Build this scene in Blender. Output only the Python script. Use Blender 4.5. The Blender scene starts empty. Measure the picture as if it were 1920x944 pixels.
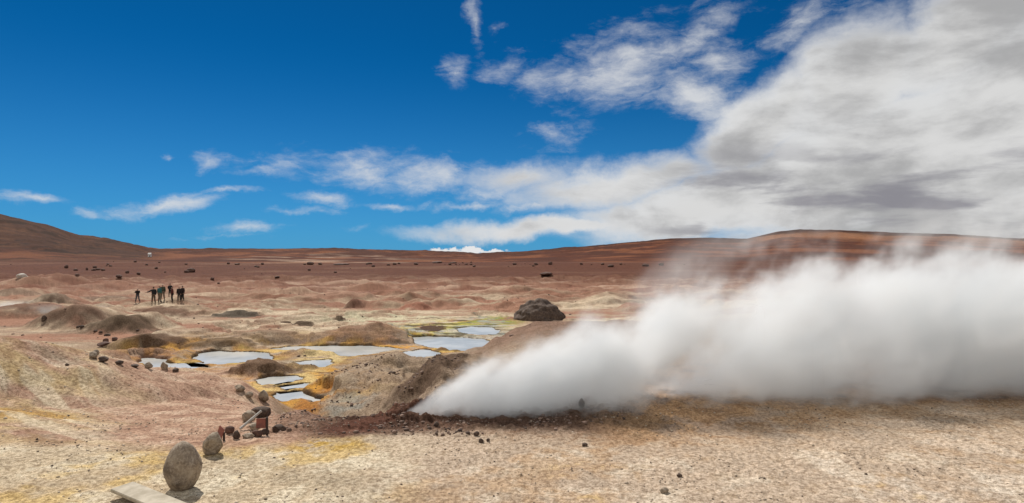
import bpy, math, random
import numpy as np
from math import radians as R
C = bpy.context
S = C.scene
col = S.collection
F, U0, V0, ZC = 1144.0, 960.0, 478.0, 3.0      # lens in photo pixels, principal point, eye height (m)

# ------------------------------------------------------------------ camera
cam_d = bpy.data.cameras.new('camera')
cam = bpy.data.objects.new('camera', cam_d)
col.objects.link(cam)
cam.location = (0, 0, ZC)
cam.rotation_euler = (R(90), 0, 0)
cam_d.sensor_width = 36
cam_d.lens = 36 * F / 1920
cam_d.shift_y = (V0 - 472) / 1920
cam_d.clip_start = .1
cam_d.clip_end = 30000
S.camera = cam
S.render.resolution_x, S.render.resolution_y = 1024, 503

# ------------------------------------------------------------------ light
SUN_AZ, SUN_EL = R(-30), R(46)
sd = bpy.data.lights.new('sun', 'SUN')
sd.energy = 4.9
sd.angle = R(.55)
sd.color = (1, .94, .86)
so = bpy.data.objects.new('sun', sd)
col.objects.link(so)
from mathutils import Vector, Matrix
sv = Vector((math.sin(SUN_AZ)*math.cos(SUN_EL), math.cos(SUN_AZ)*math.cos(SUN_EL), math.sin(SUN_EL)))
so.rotation_euler = sv.to_track_quat('Z', 'Y').to_euler()
so.location = (0, 0, 60)
S.view_settings.view_transform = 'Standard'
S.view_settings.look = 'None'
S.view_settings.exposure = -.02
S.view_settings.gamma = 1
S.cycles.max_bounces = 12
S.cycles.diffuse_bounces = 3
S.cycles.volume_bounces = 8
S.cycles.volume_step_rate = 1.0
S.cycles.volume_max_steps = 256
S.cycles.use_denoising = True

# ------------------------------------------------------------------ node helper
class NT:
    def __init__(s, tree): s.t = tree; s.n = tree.nodes; s.l = tree.links
    def node(s, typ, **kw):
        n = s.n.new(typ)
        for k, v in kw.items(): setattr(n, k, v)
        return n
    def link(s, a, b): s.l.new(a, b)
    def put(s, inp, v):
        if isinstance(v, bpy.types.NodeSocket): s.l.new(v, inp)
        elif v is not None: inp.default_value = v
    def math(s, op, a, b=None, c=None, clamp=False):
        n = s.node('ShaderNodeMath', operation=op, use_clamp=clamp)
        s.put(n.inputs[0], a)
        if b is not None: s.put(n.inputs[1], b)
        if c is not None: s.put(n.inputs[2], c)
        return n.outputs[0]
    def mr(s, v, a, b, c=0.0, d=1.0, smooth=True):
        n = s.node('ShaderNodeMapRange', interpolation_type='SMOOTHSTEP' if smooth else 'LINEAR')
        s.put(n.inputs[0], v); s.put(n.inputs[1], a); s.put(n.inputs[2], b); s.put(n.inputs[3], c); s.put(n.inputs[4], d)
        return n.outputs[0]
    def vmath(s, op, a, b=None, scale=None):
        n = s.node('ShaderNodeVectorMath', operation=op)
        s.put(n.inputs[0], a)
        if b is not None: s.put(n.inputs[1], b)
        if scale is not None: s.put(n.inputs['Scale'], scale)
        return n
    def noise(s, vec, scale, detail=3, rough=.5, dist=0.0, out=0):
        n = s.node('ShaderNodeTexNoise')
        if vec is not None: s.put(n.inputs['Vector'], vec)
        s.put(n.inputs['Scale'], scale); n.inputs['Detail'].default_value = detail
        n.inputs['Roughness'].default_value = rough; n.inputs['Distortion'].default_value = dist
        return n.outputs[out]
    def mix(s, f, a, b, mode='MIX'):
        n = s.node('ShaderNodeMix', data_type='RGBA', blend_type=mode)
        s.put(n.inputs[0], f)
        for i, v in ((6, a), (7, b)):
            if isinstance(v, (tuple, list)) and len(v) == 3: v = (*v, 1)
            s.put(n.inputs[i], v)
        return n.outputs[2]

# ------------------------------------------------------------------ sky
w = bpy.data.worlds.new('World')
S.world = w
w.use_nodes = True
w.node_tree.nodes.clear()
T = NT(w.node_tree)
sky = T.node('ShaderNodeTexSky', sky_type='NISHITA', sun_disc=False, sun_elevation=SUN_EL,
             sun_rotation=SUN_AZ, altitude=4800, air_density=1.0, dust_density=.0, ozone_density=3.0)
geo = T.node('ShaderNodeTexCoord').outputs['Generated']
sx = T.node('ShaderNodeSeparateXYZ'); T.link(geo, sx.inputs[0])
X, Y, Z = sx.outputs
az = T.math('ARCTAN2', X, Y)
el = T.math('ARCSINE', Z)
cmb = T.node('ShaderNodeCombineXYZ'); T.link(az, cmb.inputs[0]); T.link(el, cmb.inputs[1])
AE = cmb.outputs[0]
def azel(u, v):
    return math.atan((u-U0)/F), math.atan((V0-v)/math.hypot(F, u-U0))
# sky colour: deep high-altitude blue, only a little paler at the horizon
skyc = T.mix(1.0, sky.outputs[0], (.012, .42, .66), 'MULTIPLY')
lowf = T.math('POWER', T.mr(el, -.02, .34, 1.0, 0.0, False), 2.2)
skyc2 = T.mix(T.math('MULTIPLY', lowf, .95), skyc, (.95, 3.2, 5.8))
# domain warp: wispy
wn = T.noise(AE, 5.0, 7, .62, 0, 1)
off = T.vmath('SUBTRACT', wn, (.5, .5, .5)).outputs[0]
warp = T.vmath('ADD', AE, T.vmath('MULTIPLY', off, (.16, .085, 0)).outputs[0]).outputs[0]
def blobs(lst, vec):
    m = None
    for (u, v, ru, rv, rot, st) in lst:
        a, e = azel(u, v)
        k = math.cos(a)**2
        mp = T.node('ShaderNodeMapping', vector_type='TEXTURE')
        T.link(vec, mp.inputs[0])
        mp.inputs[1].default_value = (a, e, 0); mp.inputs[2].default_value = (0, 0, R(rot))
        mp.inputs[3].default_value = (ru/F*k, rv/F*math.cos(a), 1)
        ln = T.vmath('LENGTH', mp.outputs[0]).outputs['Value']
        q = T.math('MULTIPLY_ADD', ln, -st, st)
        m = q if m is None else T.math('MAXIMUM', m, q)
    return m
MASS = [(1960, 250, 620, 260, 22, 2.6), (1620, 310, 440, 150, 14, 2.3), (1380, 385, 440, 80, 6, 1.9), (1600, 175, 210, 130, 32, 2.0),
        (1020, 425, 280, 26, 3, 1.3), (1800, 80, 270, 130, 30, 2.0), (1430, 235, 200, 90, 28, 1.8), (1480, 190, 120, 70, 35, 1.5),
        (1150, 345, 260, 50, 6, 1.3), (980, 332, 150, 34, 4, .85), (2000, 420, 1000, 85, 2, 2.2)]
WISP = [(1150, 130, 240, 100, 10, 1.05), (1060, 140, 130, 70, 0, .9), (1290, 180, 200, 80, -25, 1.1), (1340, 110, 130, 80, 0, .9), (850, 142, 56, 44, 0, .9), (945, 125, 120, 34, 12, .72), (890, 40, 26, 76, 0, .65), (940, 45, 26, 30, 0, .5),
        (1310, 60, 220, 60, 26, .85), (1520, 45, 120, 70, 30, .85), (390, 300, 56, 34, 5, .8), (545, 305, 220, 40, 4, .75), (480, 322, 110, 16, 3, .85), (640, 290, 140, 24, -4, .6),
        (690, 322, 190, 52, -4, .95), (820, 335, 160, 52, -6, 1.05), (930, 345, 160, 60, 0, 1.1), (1045, 258, 110, 34, 10, .7),
        (330, 374, 200, 26, 6, 1.2), (430, 356, 120, 12, 1, .95), (55, 368, 150, 22, 2, 1.05), (178, 384, 60, 16, -10, .85), (625, 370, 90, 22, -3, 1.0),
        (750, 383, 150, 13, -2, .9), (468, 430, 80, 20, 0, .8), (880, 386, 100, 14, 12, .9), (1000, 382, 140, 20, 4, 1.0),
        (560, 395, 100, 14, 4, .6), (296, 286, 20, 7, 0, .5), (640, 428, 140, 10, 0, .45), (430, 448, 160, 8, 0, .4)]
mass = blobs(MASS, warp)
wisp = blobs(WISP, warp)
st1 = T.node('ShaderNodeMapping'); T.link(AE, st1.inputs[0]); st1.inputs[3].default_value = (1, 2.3, 1); st1.inputs[2].default_value = (0, 0, R(-8))
n1 = T.noise(st1.outputs[0], 6.0, 12, .60, .15)
fs = T.node('ShaderNodeMapping'); T.link(warp, fs.inputs[0]); fs.inputs[3].default_value = (1, 3.2, 1); fs.inputs[2].default_value = (0, 0, R(-22))
n2 = T.math('ADD', T.math('MULTIPLY', T.noise(st1.outputs[0], 9.0, 12, .64, .25), .62), T.math('MULTIPLY', T.noise(fs.outputs[0], 13.0, 12, .68, .6), .38))
n3 = T.noise(st1.outputs[0], 3.2, 6, .55, .3)
side = T.math('MULTIPLY', T.mr(T.math('ABSOLUTE', az), .95, 1.5, 0, 1.6), T.mr(az, -2.6, -.9, 1, 1.0))  # unseen cloud cover beside and behind the camera, added for neutral fill light
mass = T.math('MAXIMUM', mass, T.math('SUBTRACT', side, .35))
md = T.math('ADD', mass, T.math('MULTIPLY_ADD', T.math('ADD', T.math('MULTIPLY', n1, .6), T.math('MULTIPLY', n2, .4)), 1.8, -.86))
mden = T.mr(md, -.05, .9, 0, 1)
wd = T.math('ADD', wisp, T.math('MULTIPLY_ADD', n2, 2.9, -1.64))
wden = T.math('MULTIPLY', T.mr(wd, -.02, 1.25, 0, 1), .90)
# small bright cumulus far beyond the plain
cum = blobs([(835, 472, 44, 7, 0, 1.0), (885, 470, 24, 11, 0, 1.2), (925, 473, 34, 7, 0, 1.0)], T.vmath('ADD', AE, T.vmath('MULTIPLY', T.vmath('SUBTRACT', T.noise(AE, 70, 4, .65, 0, 1), (.5, .5, .5)).outputs[0], (.03, .020, 0)).outputs[0]).outputs[0])
cden = T.mr(cum, 0, .35, 0, 1)
den = T.math('MAXIMUM', T.math('MAXIMUM', mden, wden), cden)
# shading of the cloud deck: pale rims, grey bellies and flat mauve-grey layers low down
bl = T.node('ShaderNodeMapping'); T.link(AE, bl.inputs[0]); bl.inputs[3].default_value = (1, 1.9, 1); bl.inputs[2].default_value = (0, 0, R(-6))
b2 = T.node('ShaderNodeMapping'); T.link(AE, b2.inputs[0]); b2.inputs[3].default_value = (1, 5.0, 1)
nb = T.noise(b2.outputs[0], 4.0, 7, .58, .2)
n5 = T.noise(bl.outputs[0], 3.0, 12, .60, .5)
grey = T.mr(T.math('ADD', T.math('MULTIPLY', n5, .55), T.math('MULTIPLY', n1, .47)), .42, .60, 0, 1)
deep = T.mr(mass, .5, 1.6, 0, 1)
c_hi = (7.2, 7.3, 7.4); c_mid = (6.9, 6.85, 6.75)
cc = T.mix(T.math('MULTIPLY', deep, .75), c_hi, c_mid)
cc = T.mix(T.math('MULTIPLY', T.math('MULTIPLY', grey, T.mr(mass, .2, 1.0, 0, 1)), .8), cc, (3.3, 3.3, 3.35))
bel = T.math('MULTIPLY', T.mr(nb, .47, .62, 0, 1), T.math('MULTIPLY', T.mr(el, .20, .08, 0, 1), T.mr(az, .15, .35, 0, 1)))
cc = T.mix(T.math('MULTIPLY', bel, .8), cc, (2.3, 2.25, 2.6))
cc = T.mix(T.math('MULTIPLY', cden, .8), cc, (8.2, 8.2, 8.2))
full = T.mix(den, skyc2, cc)
bg = T.node('ShaderNodeBackground'); bg.inputs[1].default_value = .10
T.link(full, bg.inputs[0])
ow = T.node('ShaderNodeOutputWorld'); T.link(bg.outputs[0], ow.inputs[0])

# ------------------------------------------------------------------ numpy noise
rng = np.random.RandomState(7)
PERM = rng.permutation(512).astype(np.int32); PERM = np.concatenate([PERM, PERM])
GA = rng.rand(512) * 2 * np.pi
GX, GY = np.cos(GA).astype(np.float32), np.sin(GA).astype(np.float32)
def pnoise(x, y, seed=0):
    x = x + seed*17.31; y = y - seed*9.77
    xi = np.floor(x).astype(np.int64); yi = np.floor(y).astype(np.int64)
    xf = (x-xi).astype(np.float32); yf = (y-yi).astype(np.float32)
    xi = xi & 511; yi = yi & 511
    u = xf*xf*xf*(xf*(xf*6-15)+10); v = yf*yf*yf*(yf*(yf*6-15)+10)
    def g(ix, iy, dx, dy):
        h = PERM[(PERM[ix & 511] + iy) & 511]
        return GX[h]*dx + GY[h]*dy
    a = g(xi, yi, xf, yf); b = g(xi+1, yi, xf-1, yf)
    c = g(xi, yi+1, xf, yf-1); d = g(xi+1, yi+1, xf-1, yf-1)
    return ((a+(b-a)*u)*(1-v) + (c+(d-c)*u)*v)*1.5
def fbm(x, y, wl, oct=4, seed=0, gain=.5):
    s = 0; a = 1; t = 0
    for i in range(oct):
        s = s + a*pnoise(x/wl, y/wl, seed+i*3); t += a; a *= gain; wl = wl/2.03
    return s/t*1.3
def sst(x, a, b):
    t = np.clip((x-a)/(b-a), 0, 1); return t*t*(3-2*t)

# ------------------------------------------------------------------ terrain base
def zv(d, v): return ZC - (v-V0)*d/F            # ground height that a sight line of slope v meets at depth d
BZ = -3.3
FAR = [(75, BZ), (200, BZ)]
COLS = {
 -600: [(4, 0), (9.5, .05), (16, -.5), (25, -1.3), (40, -2.4), (60, -3.2)],
 0:    [(4, 0), (9.4, .02), (12, -.12), (16, -.70), (20, -1.2), (25, -1.75), (33, -2.5), (42, -3.0), (60, BZ)],
 150:  [(4, 0), (9.3, 0), (11, -.15), (14, -.5), (17, -.95), (20, -1.4), (25, -2.0), (32, -2.8), (42, -3.1), (60, BZ)],
 250:  [(4, 0), (9.3, 0), (11, -.2), (14, -.55), (17, -1.0), (20, -1.42), (24, -2.0), (28, -2.55), (31.5, -3.05), (36, BZ)],
 350:  [(4, 0), (9.4, 0), (11, -.2), (14, -.55), (17, -1.0), (20, -1.45), (24, -2.05), (28, -2.6), (31.5, -3.1), (36, BZ)],
 450:  [(4, 0), (9.6, 0), (11, -.15), (14, -.62), (17, -1.15), (20, -1.7), (24, -2.4), (28, -3.05), (32, BZ)],
 500:  [(4, 0), (9.9, 0), (12, -.35), (15, -.95), (18, -1.6), (21, -2.3), (25, -3.15), (30, BZ)],
 560:  [(4, 0), (10.1, 0), (12, -.22), (14, -.55), (17, -1.7), (21, -3.1), (25, BZ)],
 650:  [(4, 0), (10.2, .02), (11.6, -.1), (13, -.6), (16, -1.9), (19, -3.1), (25, BZ)],
 760:  [(4, 0), (10.4, .0), (11.6, .02), (13, -.5), (17, -1.7), (21, -2.6), (26, -2.9), (34, -3.1), (40, BZ)],
 830:  [(4, 0), (11.5, 0), (13, -.15), (16, -.8), (20, -1.6), (25, -2.1), (30, -2.5), (35.5, -3.05), (38, BZ)],
 900:  [(4, 0), (12.5, 0), (15, -.25), (20, -.9), (26, -1.5), (31, -1.95), (33, -2.3), (36, BZ)],
 935:  [(4, 0), (12.5, 0), (17, -.35), (24, -.9), (30, -1.35), (33, -1.65), (35, -2.3), (38, BZ)],
 970:  [(4, 0), (12.5, 0), (17, -.3), (24, -.75), (30, -.95), (34, -1.0), (36.5, -1.9), (40, BZ)],
 1010: [(4, 0), (12.7, 0), (17, -.3), (24, -.6), (30, -.7), (35, -.7), (38, -1.6), (43, BZ)],
 1080: [(4, 0), (12.7, 0), (17, -.3), (25, -.6), (35, -.75), (39, -1.6), (45, -3.0), (60, BZ)],
 1200: [(4, 0), (12.7, 0), (17, -.3), (25, -.6), (36, -1.0), (45, -2.0), (60, -3.1)],
 1500: [(4, 0), (12.8, 0), (20, -.2), (30, -.8), (50, -1.8), (90, -3.2)],
 2500: [(4, 0), (13, 0), (20, -.1), (30, -.6), (50, -1.8), (90, -3.2)],
}
cu = np.array(sorted(COLS)); ct = (cu-U0)/F
DK = np.exp(np.linspace(math.log(3.5), math.log(100), 240))
tab = []
for u in cu:
    p = COLS[int(u)]
    d = np.array([a for a, b in p] + [100.]); z = np.array([b for a, b in p] + [BZ])
    zz = np.interp(DK, d, z)
    k = np.array([1, 3, 6, 8, 6, 3, 1.]); k /= k.sum()
    zz = np.convolve(np.pad(zz, 3, 'edge'), k, 'valid')
    tab.append(zz)
tab = np.array(tab)
SKY_U = np.array([-900, -300, 0, 30, 60, 100, 130, 150, 170, 210, 250, 275, 300, 400, 600, 700, 780, 850, 900, 950, 1000, 1100, 1180, 1260, 1330, 1400, 1430, 1460, 1500, 1560, 1620, 1700, 1780, 1900, 2400, 3200])
SKY_V = np.array([380, 385, 403, 408, 415, 427, 438, 443, 443, 449, 459, 465, 467, 466.5, 466.5, 468, 470, 474, 476.5, 474, 470, 462, 454.5, 447, 446, 448, 441, 434, 430.5, 431, 434, 437, 439, 447, 450, 455])
SKY_T = (SKY_U-U0)/F
def base(x, y):
    d = np.maximum(y, 3.6)
    t = np.clip(x/d, ct[0], ct[-1])
    # bilinear lookup of the relief table (bearing, distance)
    ti = np.clip(np.searchsorted(ct, t)-1, 0, len(ct)-2)
    f = (t-ct[ti])/(ct[ti+1]-ct[ti]); f = f*f*(3-2*f)
    di = np.clip(np.log(np.minimum(d, 99.9)/DK[0])/math.log(DK[1]/DK[0]), 0, len(DK)-1.001)
    d0 = di.astype(int); g = di-d0
    za = tab[ti, d0]*(1-g) + tab[ti, d0+1]*g
    zb = tab[ti+1, d0]*(1-g) + tab[ti+1, d0+1]*g
    z = za*(1-f) + zb*f
    # far: a low rise with boulders, then the hills
    tt = np.clip(x/d, SKY_T[0], SKY_T[-1])
    sv_ = np.interp(tt, SKY_T, SKY_V)
    rise = sst(d, 190, 265)*(1-.55*sst(d, 275, 330))
    z = z + rise*(2.6 + .8*np.clip(np.sin(tt*9+1), -1, 1)*.6)
    DH = 1500 - 500*sst(-tt, .55, .80)
    zs = ZC + (V0-sv_)*DH/F
    up = np.clip((d-290)/(DH-290), 0, 1)
    lin = .35 + .65*np.clip(np.abs(zs)/40, 0, 1)
    prof = up**1.35
    z = z*(1-prof) + zs*prof
    z = z - np.clip(d-DH, 0, None)*.035
    return z
VX_, VY_ = -1.97, 11.4
# ------------------------------------------------------------------ mounds and banks
def gp(u, v, z=BZ):                       # point of the level z under a sight line
    d = F*(ZC-z)/(v-V0)
    return ((u-U0)*d/F, d)
MOUNDS = []   # x, y, wx, wyf (toward viewer), wyb (away), h, warp, sharp
def mound(u, vt, vb, wl, wf, wb, zb=BZ, sharp=1.0, wr=.25):
    """wl: half width px, wf/wb: half depth m, front foot at vb, crest seen at vt"""
    x, yf = gp(u, vb, zb)
    yc = yf + wf*.8
    zt = ZC - (vt+3-V0)*yc/F
    MOUNDS.append((x*yc/yf, yc, wl*yc/F, wf, wb, zt-zb, wr, sharp))
# mid basin (near to far)
mound(694, 684, 786, 132, 5.6, 5.0, sharp=.85, wr=.16)            # big grooved mud mound left of the vent
mound(806, 690, 780, 96, 3.2, 4.2, zb=-2.5, sharp=.8, wr=.2)             # its dark right lobe
mound(487, 676, 712, 76, 1.1, 3.2, sharp=.7)                     # brown lump before the pool
mound(556, 677, 700, 50, .9, 2.2)
mound(240, 655, 692, 90, 2.2, 6.0, zb=BZ, sharp=.9)              # pink snout beside the left pool
mound(290, 628, 660, 90, 1.3, 14.0, sharp=.6, wr=.35)            # dark bank behind the left pool
mound(335, 657, 676, 64, .8, 3.0, sharp=.8, wr=.4)               # ochre spit between pools
mound(410, 637, 660, 80, 1.0, 13.0, sharp=.6, wr=.35)            # dark bank 2
mound(505, 624, 652, 130, 1.2, 15.0, sharp=.7, wr=.35)
mound(712, 607, 650, 150, 2.6, 9.0, sharp=1.9, wr=.08)           # sharp grey mound behind long pool
mound(640, 620, 650, 150, 1.8, 12.0, sharp=.8)
mound(575, 656, 672, 80, .7, 2.0, wr=.4)
mound(838, 648, 663, 46, .7, 1.8, sharp=1.3)
mound(725, 664, 676, 50, .6, 2.0)
mound(235, 595, 630, 90, 3.0, 9.0, sharp=1.1)                    # dark mound left
mound(150, 580, 622, 90, 4.0, 9.0, sharp=1.1)
mound(60, 572, 600, 100, 4.0, 12.0, sharp=.9)
mound(110, 556, 576, 60, 3.0, 6.0, sharp=.9)
mound(30, 553, 566, 60, 3.0, 6.0, sharp=.9)
mound(300, 580, 598, 100, 3.0, 14.0, sharp=.8)
mound(205, 553, 566, 70, 3.0, 8.0, sharp=.7)
mound(443, 583, 599, 60, 2.2, 9.0, sharp=.9)
mound(535, 604, 620, 26, 1.0, 2.0, sharp=1.2)
mound(560, 609, 622, 36, 1.0, 3.0, sharp=.7)
mound(636, 592, 606, 16, .8, 2.0, sharp=1.2)
mound(560, 592, 612, 90, 3.0, 5.0, sharp=.8)
mound(480, 556, 566, 60, 5, 8); mound(560, 545, 552, 30, 4, 6); mound(470, 570, 580, 70, 4, 8)
mound(640, 553, 568, 60, 4, 8, sharp=1.2); mound(600, 566, 578, 50, 4, 6); mound(665, 566, 580, 24, 2, 4, sharp=1.3)
mound(775, 551, 576, 85, 4, 8, sharp=1.9); mound(845, 566, 580, 70, 4, 7); mound(780, 572, 586, 40, 3, 6)
mound(890, 575, 584, 60, 4, 7); mound(400, 548, 558, 60, 4, 9); mound(355, 556, 566, 50, 4, 8)
mound(170, 532, 545, 60, 6, 12); mound(60, 520, 540, 80, 8, 16); mound(270, 540, 547, 70, 6, 12)
mound(820, 532, 540, 90, 8, 16); mound(960, 530, 540, 110, 8, 16); mound(700, 535, 542, 70, 8, 14); mound(560, 528, 535, 110, 10, 18)
# low yellow shoulder at the left edge of the foreground
MOUNDS.append((-14.0, 16.5, 5.2, 4.4, 6.0, 1.15, .35, 1.0))
MOUNDS.append((-11.5, 21.5, 5.0, 2.6, 5.0, .65, .3, 1.0))
MOUNDS.append((-19.5, 26.0, 5.0, 3.0, 6.0, .8, .35, 1.0))
# raised lip at the vent, brown lump
MOUNDS.append((-1.85, 11.05, .55, .22, .20, .13, .4, 1.0))
MOUNDS.append((-1.75, 11.75, .75, .30, .6, .26, .4, 1.0))
MOUNDS.append((-1.15, 11.9, .9, .5, .6, .12, .3, 1.0))
# ------------------------------------------------------------------ pools (outline on the water level)
ZW = -3.22
def poly(pts): return np.array([gp(u, v, ZW) for u, v in pts])
POOLS = [
 ('pool', 'pale grey mud pool with dark left bank, second pool from the left', [(372, 664), (395, 661), (430, 660), (470, 661), (500, 663), (512, 670), (496, 678), (450, 681), (405, 684), (380, 683), (370, 675)]),
 ('pool', 'narrow grey mud pool behind the row of stones, leftmost', [(262, 674), (288, 672), (306, 674), (322, 681), (350, 683), (376, 684), (386, 690), (352, 695), (316, 696), (290, 692), (268, 684)]),
 ('pool', 'small sliver of water under the dark bank', [(252, 661), (275, 658), (305, 658), (312, 662), (285, 666), (262, 667)]),
 ('pool', 'long pale pool under the pointed grey mound', [(512, 654), (560, 651), (620, 650), (690, 650), (732, 652), (748, 657), (716, 662), (690, 665), (640, 668), (600, 661), (545, 658)]),
 ('pool', 'small pool beyond the brown lump', [(553, 681), (580, 677), (614, 675), (617, 683), (598, 689), (570, 689)]),
 ('pool', 'bright round pool with ochre rim, nearest of all', [(513, 745), (530, 738), (556, 735), (577, 739), (588, 746), (602, 752), (608, 762), (590, 765), (572, 758), (545, 755), (524, 752)]),
 ('pool', 'thin strip of water beside the ochre crust', [(482, 714), (510, 707), (545, 706), (566, 710), (548, 717), (520, 721), (494, 721)]),
 ('pool', 'thin strip of water above the bright round pool', [(515, 726), (545, 722), (575, 722), (572, 728), (540, 731)]),
 ('pool', 'wide blue pool at the foot of the right ridge', [(772, 634), (800, 631), (850, 633), (900, 636), (922, 641), (905, 652), (880, 658), (850, 659), (830, 655), (805, 652), (782, 644)]),
 ('pool', 'shallow channel left of the small dark cone', [(742, 664), (770, 660), (800, 657), (822, 661), (820, 668), (790, 672), (755, 672)]),
 ('pool', 'flooded crust between green marsh and right ridge', [(855, 618), (885, 613), (915, 614), (935, 620), (928, 628), (900, 629), (868, 626)]),
]
PPOLY = [poly(p) for _, _, p in POOLS]
def polydist(x, y, P):
    """signed distance to polygon P: negative inside"""
    n = len(P); dm = np.full(x.shape, 1e9); inside = np.zeros(x.shape, bool)
    for i in range(n):
        ax, ay = P[i]; bx, by = P[(i+1) % n]
        ex, ey = bx-ax, by-ay
        h = np.clip(((x-ax)*ex+(y-ay)*ey)/(ex*ex+ey*ey), 0, 1)
        dm = np.minimum(dm, np.hypot(x-ax-h*ex, y-ay-h*ey))
        c = ((ay > y) != (by > y)) & (x < (bx-ax)*(y-ay)/(by-ay+1e-12)+ax)
        inside ^= c
    return np.where(inside, -dm, dm)
def pooldist(x, y):
    d = np.full(x.shape, 99.)
    m = (y > 20) & (y < 65) & (x > -30) & (x < 6)
    xs, ys = x[m], y[m]
    wx = xs + fbm(xs, ys, 1.6, 3, 40)*.32; wy = ys + fbm(xs, ys, 1.6, 3, 50)*.55
    dd = np.full(xs.shape, 99.)
    for P in PPOLY: dd = np.minimum(dd, polydist(wx, wy, P))
    d[m] = dd
    return d
def moundsum(x, y):
    z = np.zeros(x.shape); m_all = (y > 8) & (y < 260)
    for k, (cx, cy, wx, wf, wb, h, wr, sh) in enumerate(MOUNDS):
        m = m_all & (np.abs(x-cx) < wx*1.7) & (y > cy-wf*1.8) & (y < cy+wb*1.8)
        if not m.any(): continue
        xs, ys = x[m]-cx, y[m]-cy
        sc = min(wx, (wf+wb)/2)
        qx = xs/wx + fbm(x[m], y[m], sc*1.1, 3, 60+k)*wr*1.3
        qy = np.where(ys < 0, ys/wf, ys/wb) + fbm(x[m], y[m], sc*1.0, 3, 160+k)*wr*1.3
        r = np.clip(1-(np.sqrt(qx*qx+qy*qy) if k > 1 else (np.abs(qx)**3+np.abs(qy)**3)**(1/3)), 0, 1)
        if sh >= 1.3: f = np.where(r > 0, r**(.85*sh), 0)            # cones
        else: f = np.where(r > 0, (r*r*(3-2*r))**(.66*sh), 0)
        z[m] = np.maximum(z[m], h*f*(1.35 if 14 <= k < len(MOUNDS)-5 else 1.2 if 5 <= k < 14 else 1))
    return z
def height(x, y, detail=True):
    x = np.asarray(x, float); y = np.asarray(y, float)
    z = base(x, y)
    dist = np.hypot(x, y)
    basin = sst(y, 24, 34)*(1-sst(y, 230, 300))
    z = z + moundsum(x, y)
    # low hummocks over the basin floor beyond the pools
    hm = sst(y, 52, 70)*(1-sst(y, 150, 220))
    z = z + hm*(np.maximum(fbm(x/1.7, y, 7.5, 4, 5), -.1)*1.6 + np.abs(fbm(x/1.4, y, 3.2, 3, 8))*.40)
    z = z + sst(y, 140, 260)*np.minimum(.4 + y*.0012, 5)*fbm(x/1.6, y, 30., 5, 9)*.6
    z = z + sst(y, 420, 900)*fbm(x, y, 160., 5, 29, .6)*8.0*(1-sst(y, 1350, 1490))
    left = sst(-x/np.maximum(y, 4), .62, .80)*sst(y, 300, 600)
    z = z + left*np.abs(fbm(x, y, 60., 5, 31, .6))*6*(1-sst(y, 900, 1000))
    # mid relief on the slopes
    z = z + (fbm(x, y, 2.6, 4, 12)*.10)*sst(y, 10.5, 20)*(1-sst(y, 60, 90))
    if detail:
        nearw = 1-sst(dist, 50, 90)
        c = fbm(x, y, .55, 4, 14, .62)
        z = z + nearw*(.028*c + .014*fbm(x, y, .11, 3, 24, .6))*(.75 + .5*sst(fbm(x, y, 2.2, 2, 19), -.2, .4))
        # rubble on the brown belt round the vent
        belt = sst(x, -6.2, -4.2)*(1-sst(x, 1.5, 6))*sst(y, 9.9, 10.8)*(1-sst(y, 13, 15))
        z = z + belt*(np.abs(fbm(x, y, .30, 3, 44))*.10 - .01)
        # erosion grooves down the big mound by the vent
        g = sst(y, 17, 20)*(1-sst(y, 26, 29))*sst(x, -8.2, -7)*(1-sst(x, -2.0, -1.2))
        z = z + g*(fbm(x*1.0+y*.55, (y-x)*.25, .55, 3, 71, .55)*.13 + np.minimum(fbm(x, y, .8, 3, 75), 0)*.10)
        z = z + .06*fbm(x, y, 1.1, 3, 79)*sst(y, 26, 34)*(1-sst(y, 60, 80))
    z = z - .28*np.exp(-((x-VX_)/.22)**2-((y-VY_)/.16)**2)          # the vent hole
    # pools cut into the basin floor
    pd = pooldist(x.ravel(), y.ravel()).reshape(x.shape)
    crust = sst(y, 23, 28)*(1-sst(y, 62, 75))*sst(x/np.maximum(y, 4), -.62, -.50)*sst(pd, .4, 2.4)*(1-sst(z, -1.6, -1.0))
    rg_ = fbm(x/1.9, y, 4.2, 4, 93, .55)
    z = z + crust*(np.maximum(rg_-.02, 0)**.8*.42 + (.16-np.abs(fbm(x/1.5, y, 2.4, 4, 97, .55)))*.30)
    tq = z/.24 + .5*fbm(x, y, 2.0, 2, 99); fl = np.floor(tq); fr = tq-fl
    z = z + crust*(1-sst(z, -2.4, -1.8))*.8*((fl + sst(fr, .60, .95)) - tq)*.24
    inp = sst(-pd, -.18, .12)
    bank = ZW + .10 + np.clip(pd, 0, 50)*.35
    z = np.where(pd < 6, np.minimum(z, np.maximum(bank, z*0+ZW+.1) + 50*sst(pd, .55, 2.6)), z)
    z = z*(1-inp) + (ZW-.22)*inp
    # nothing but the pools may lie below the water level
    z = np.where((pd > .12) & (y > 20) & (y < 70), np.maximum(z, ZW+.05+.04*fbm(x, y, .8, 2, 90)), z)
    return z, pd
def at(u, v, dmax=400):
    """the first ground point met along a sight line"""
    d = np.exp(np.linspace(math.log(5), math.log(dmax), 1100))
    x = (u-U0)/F*d
    z, _ = height(x, d)
    zr = ZC - (v-V0)*d/F
    k = np.argmax(zr <= z)
    if zr[k] > z[k]: k = len(d)-1
    return Vector((x[k], d[k], z[k]))

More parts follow.
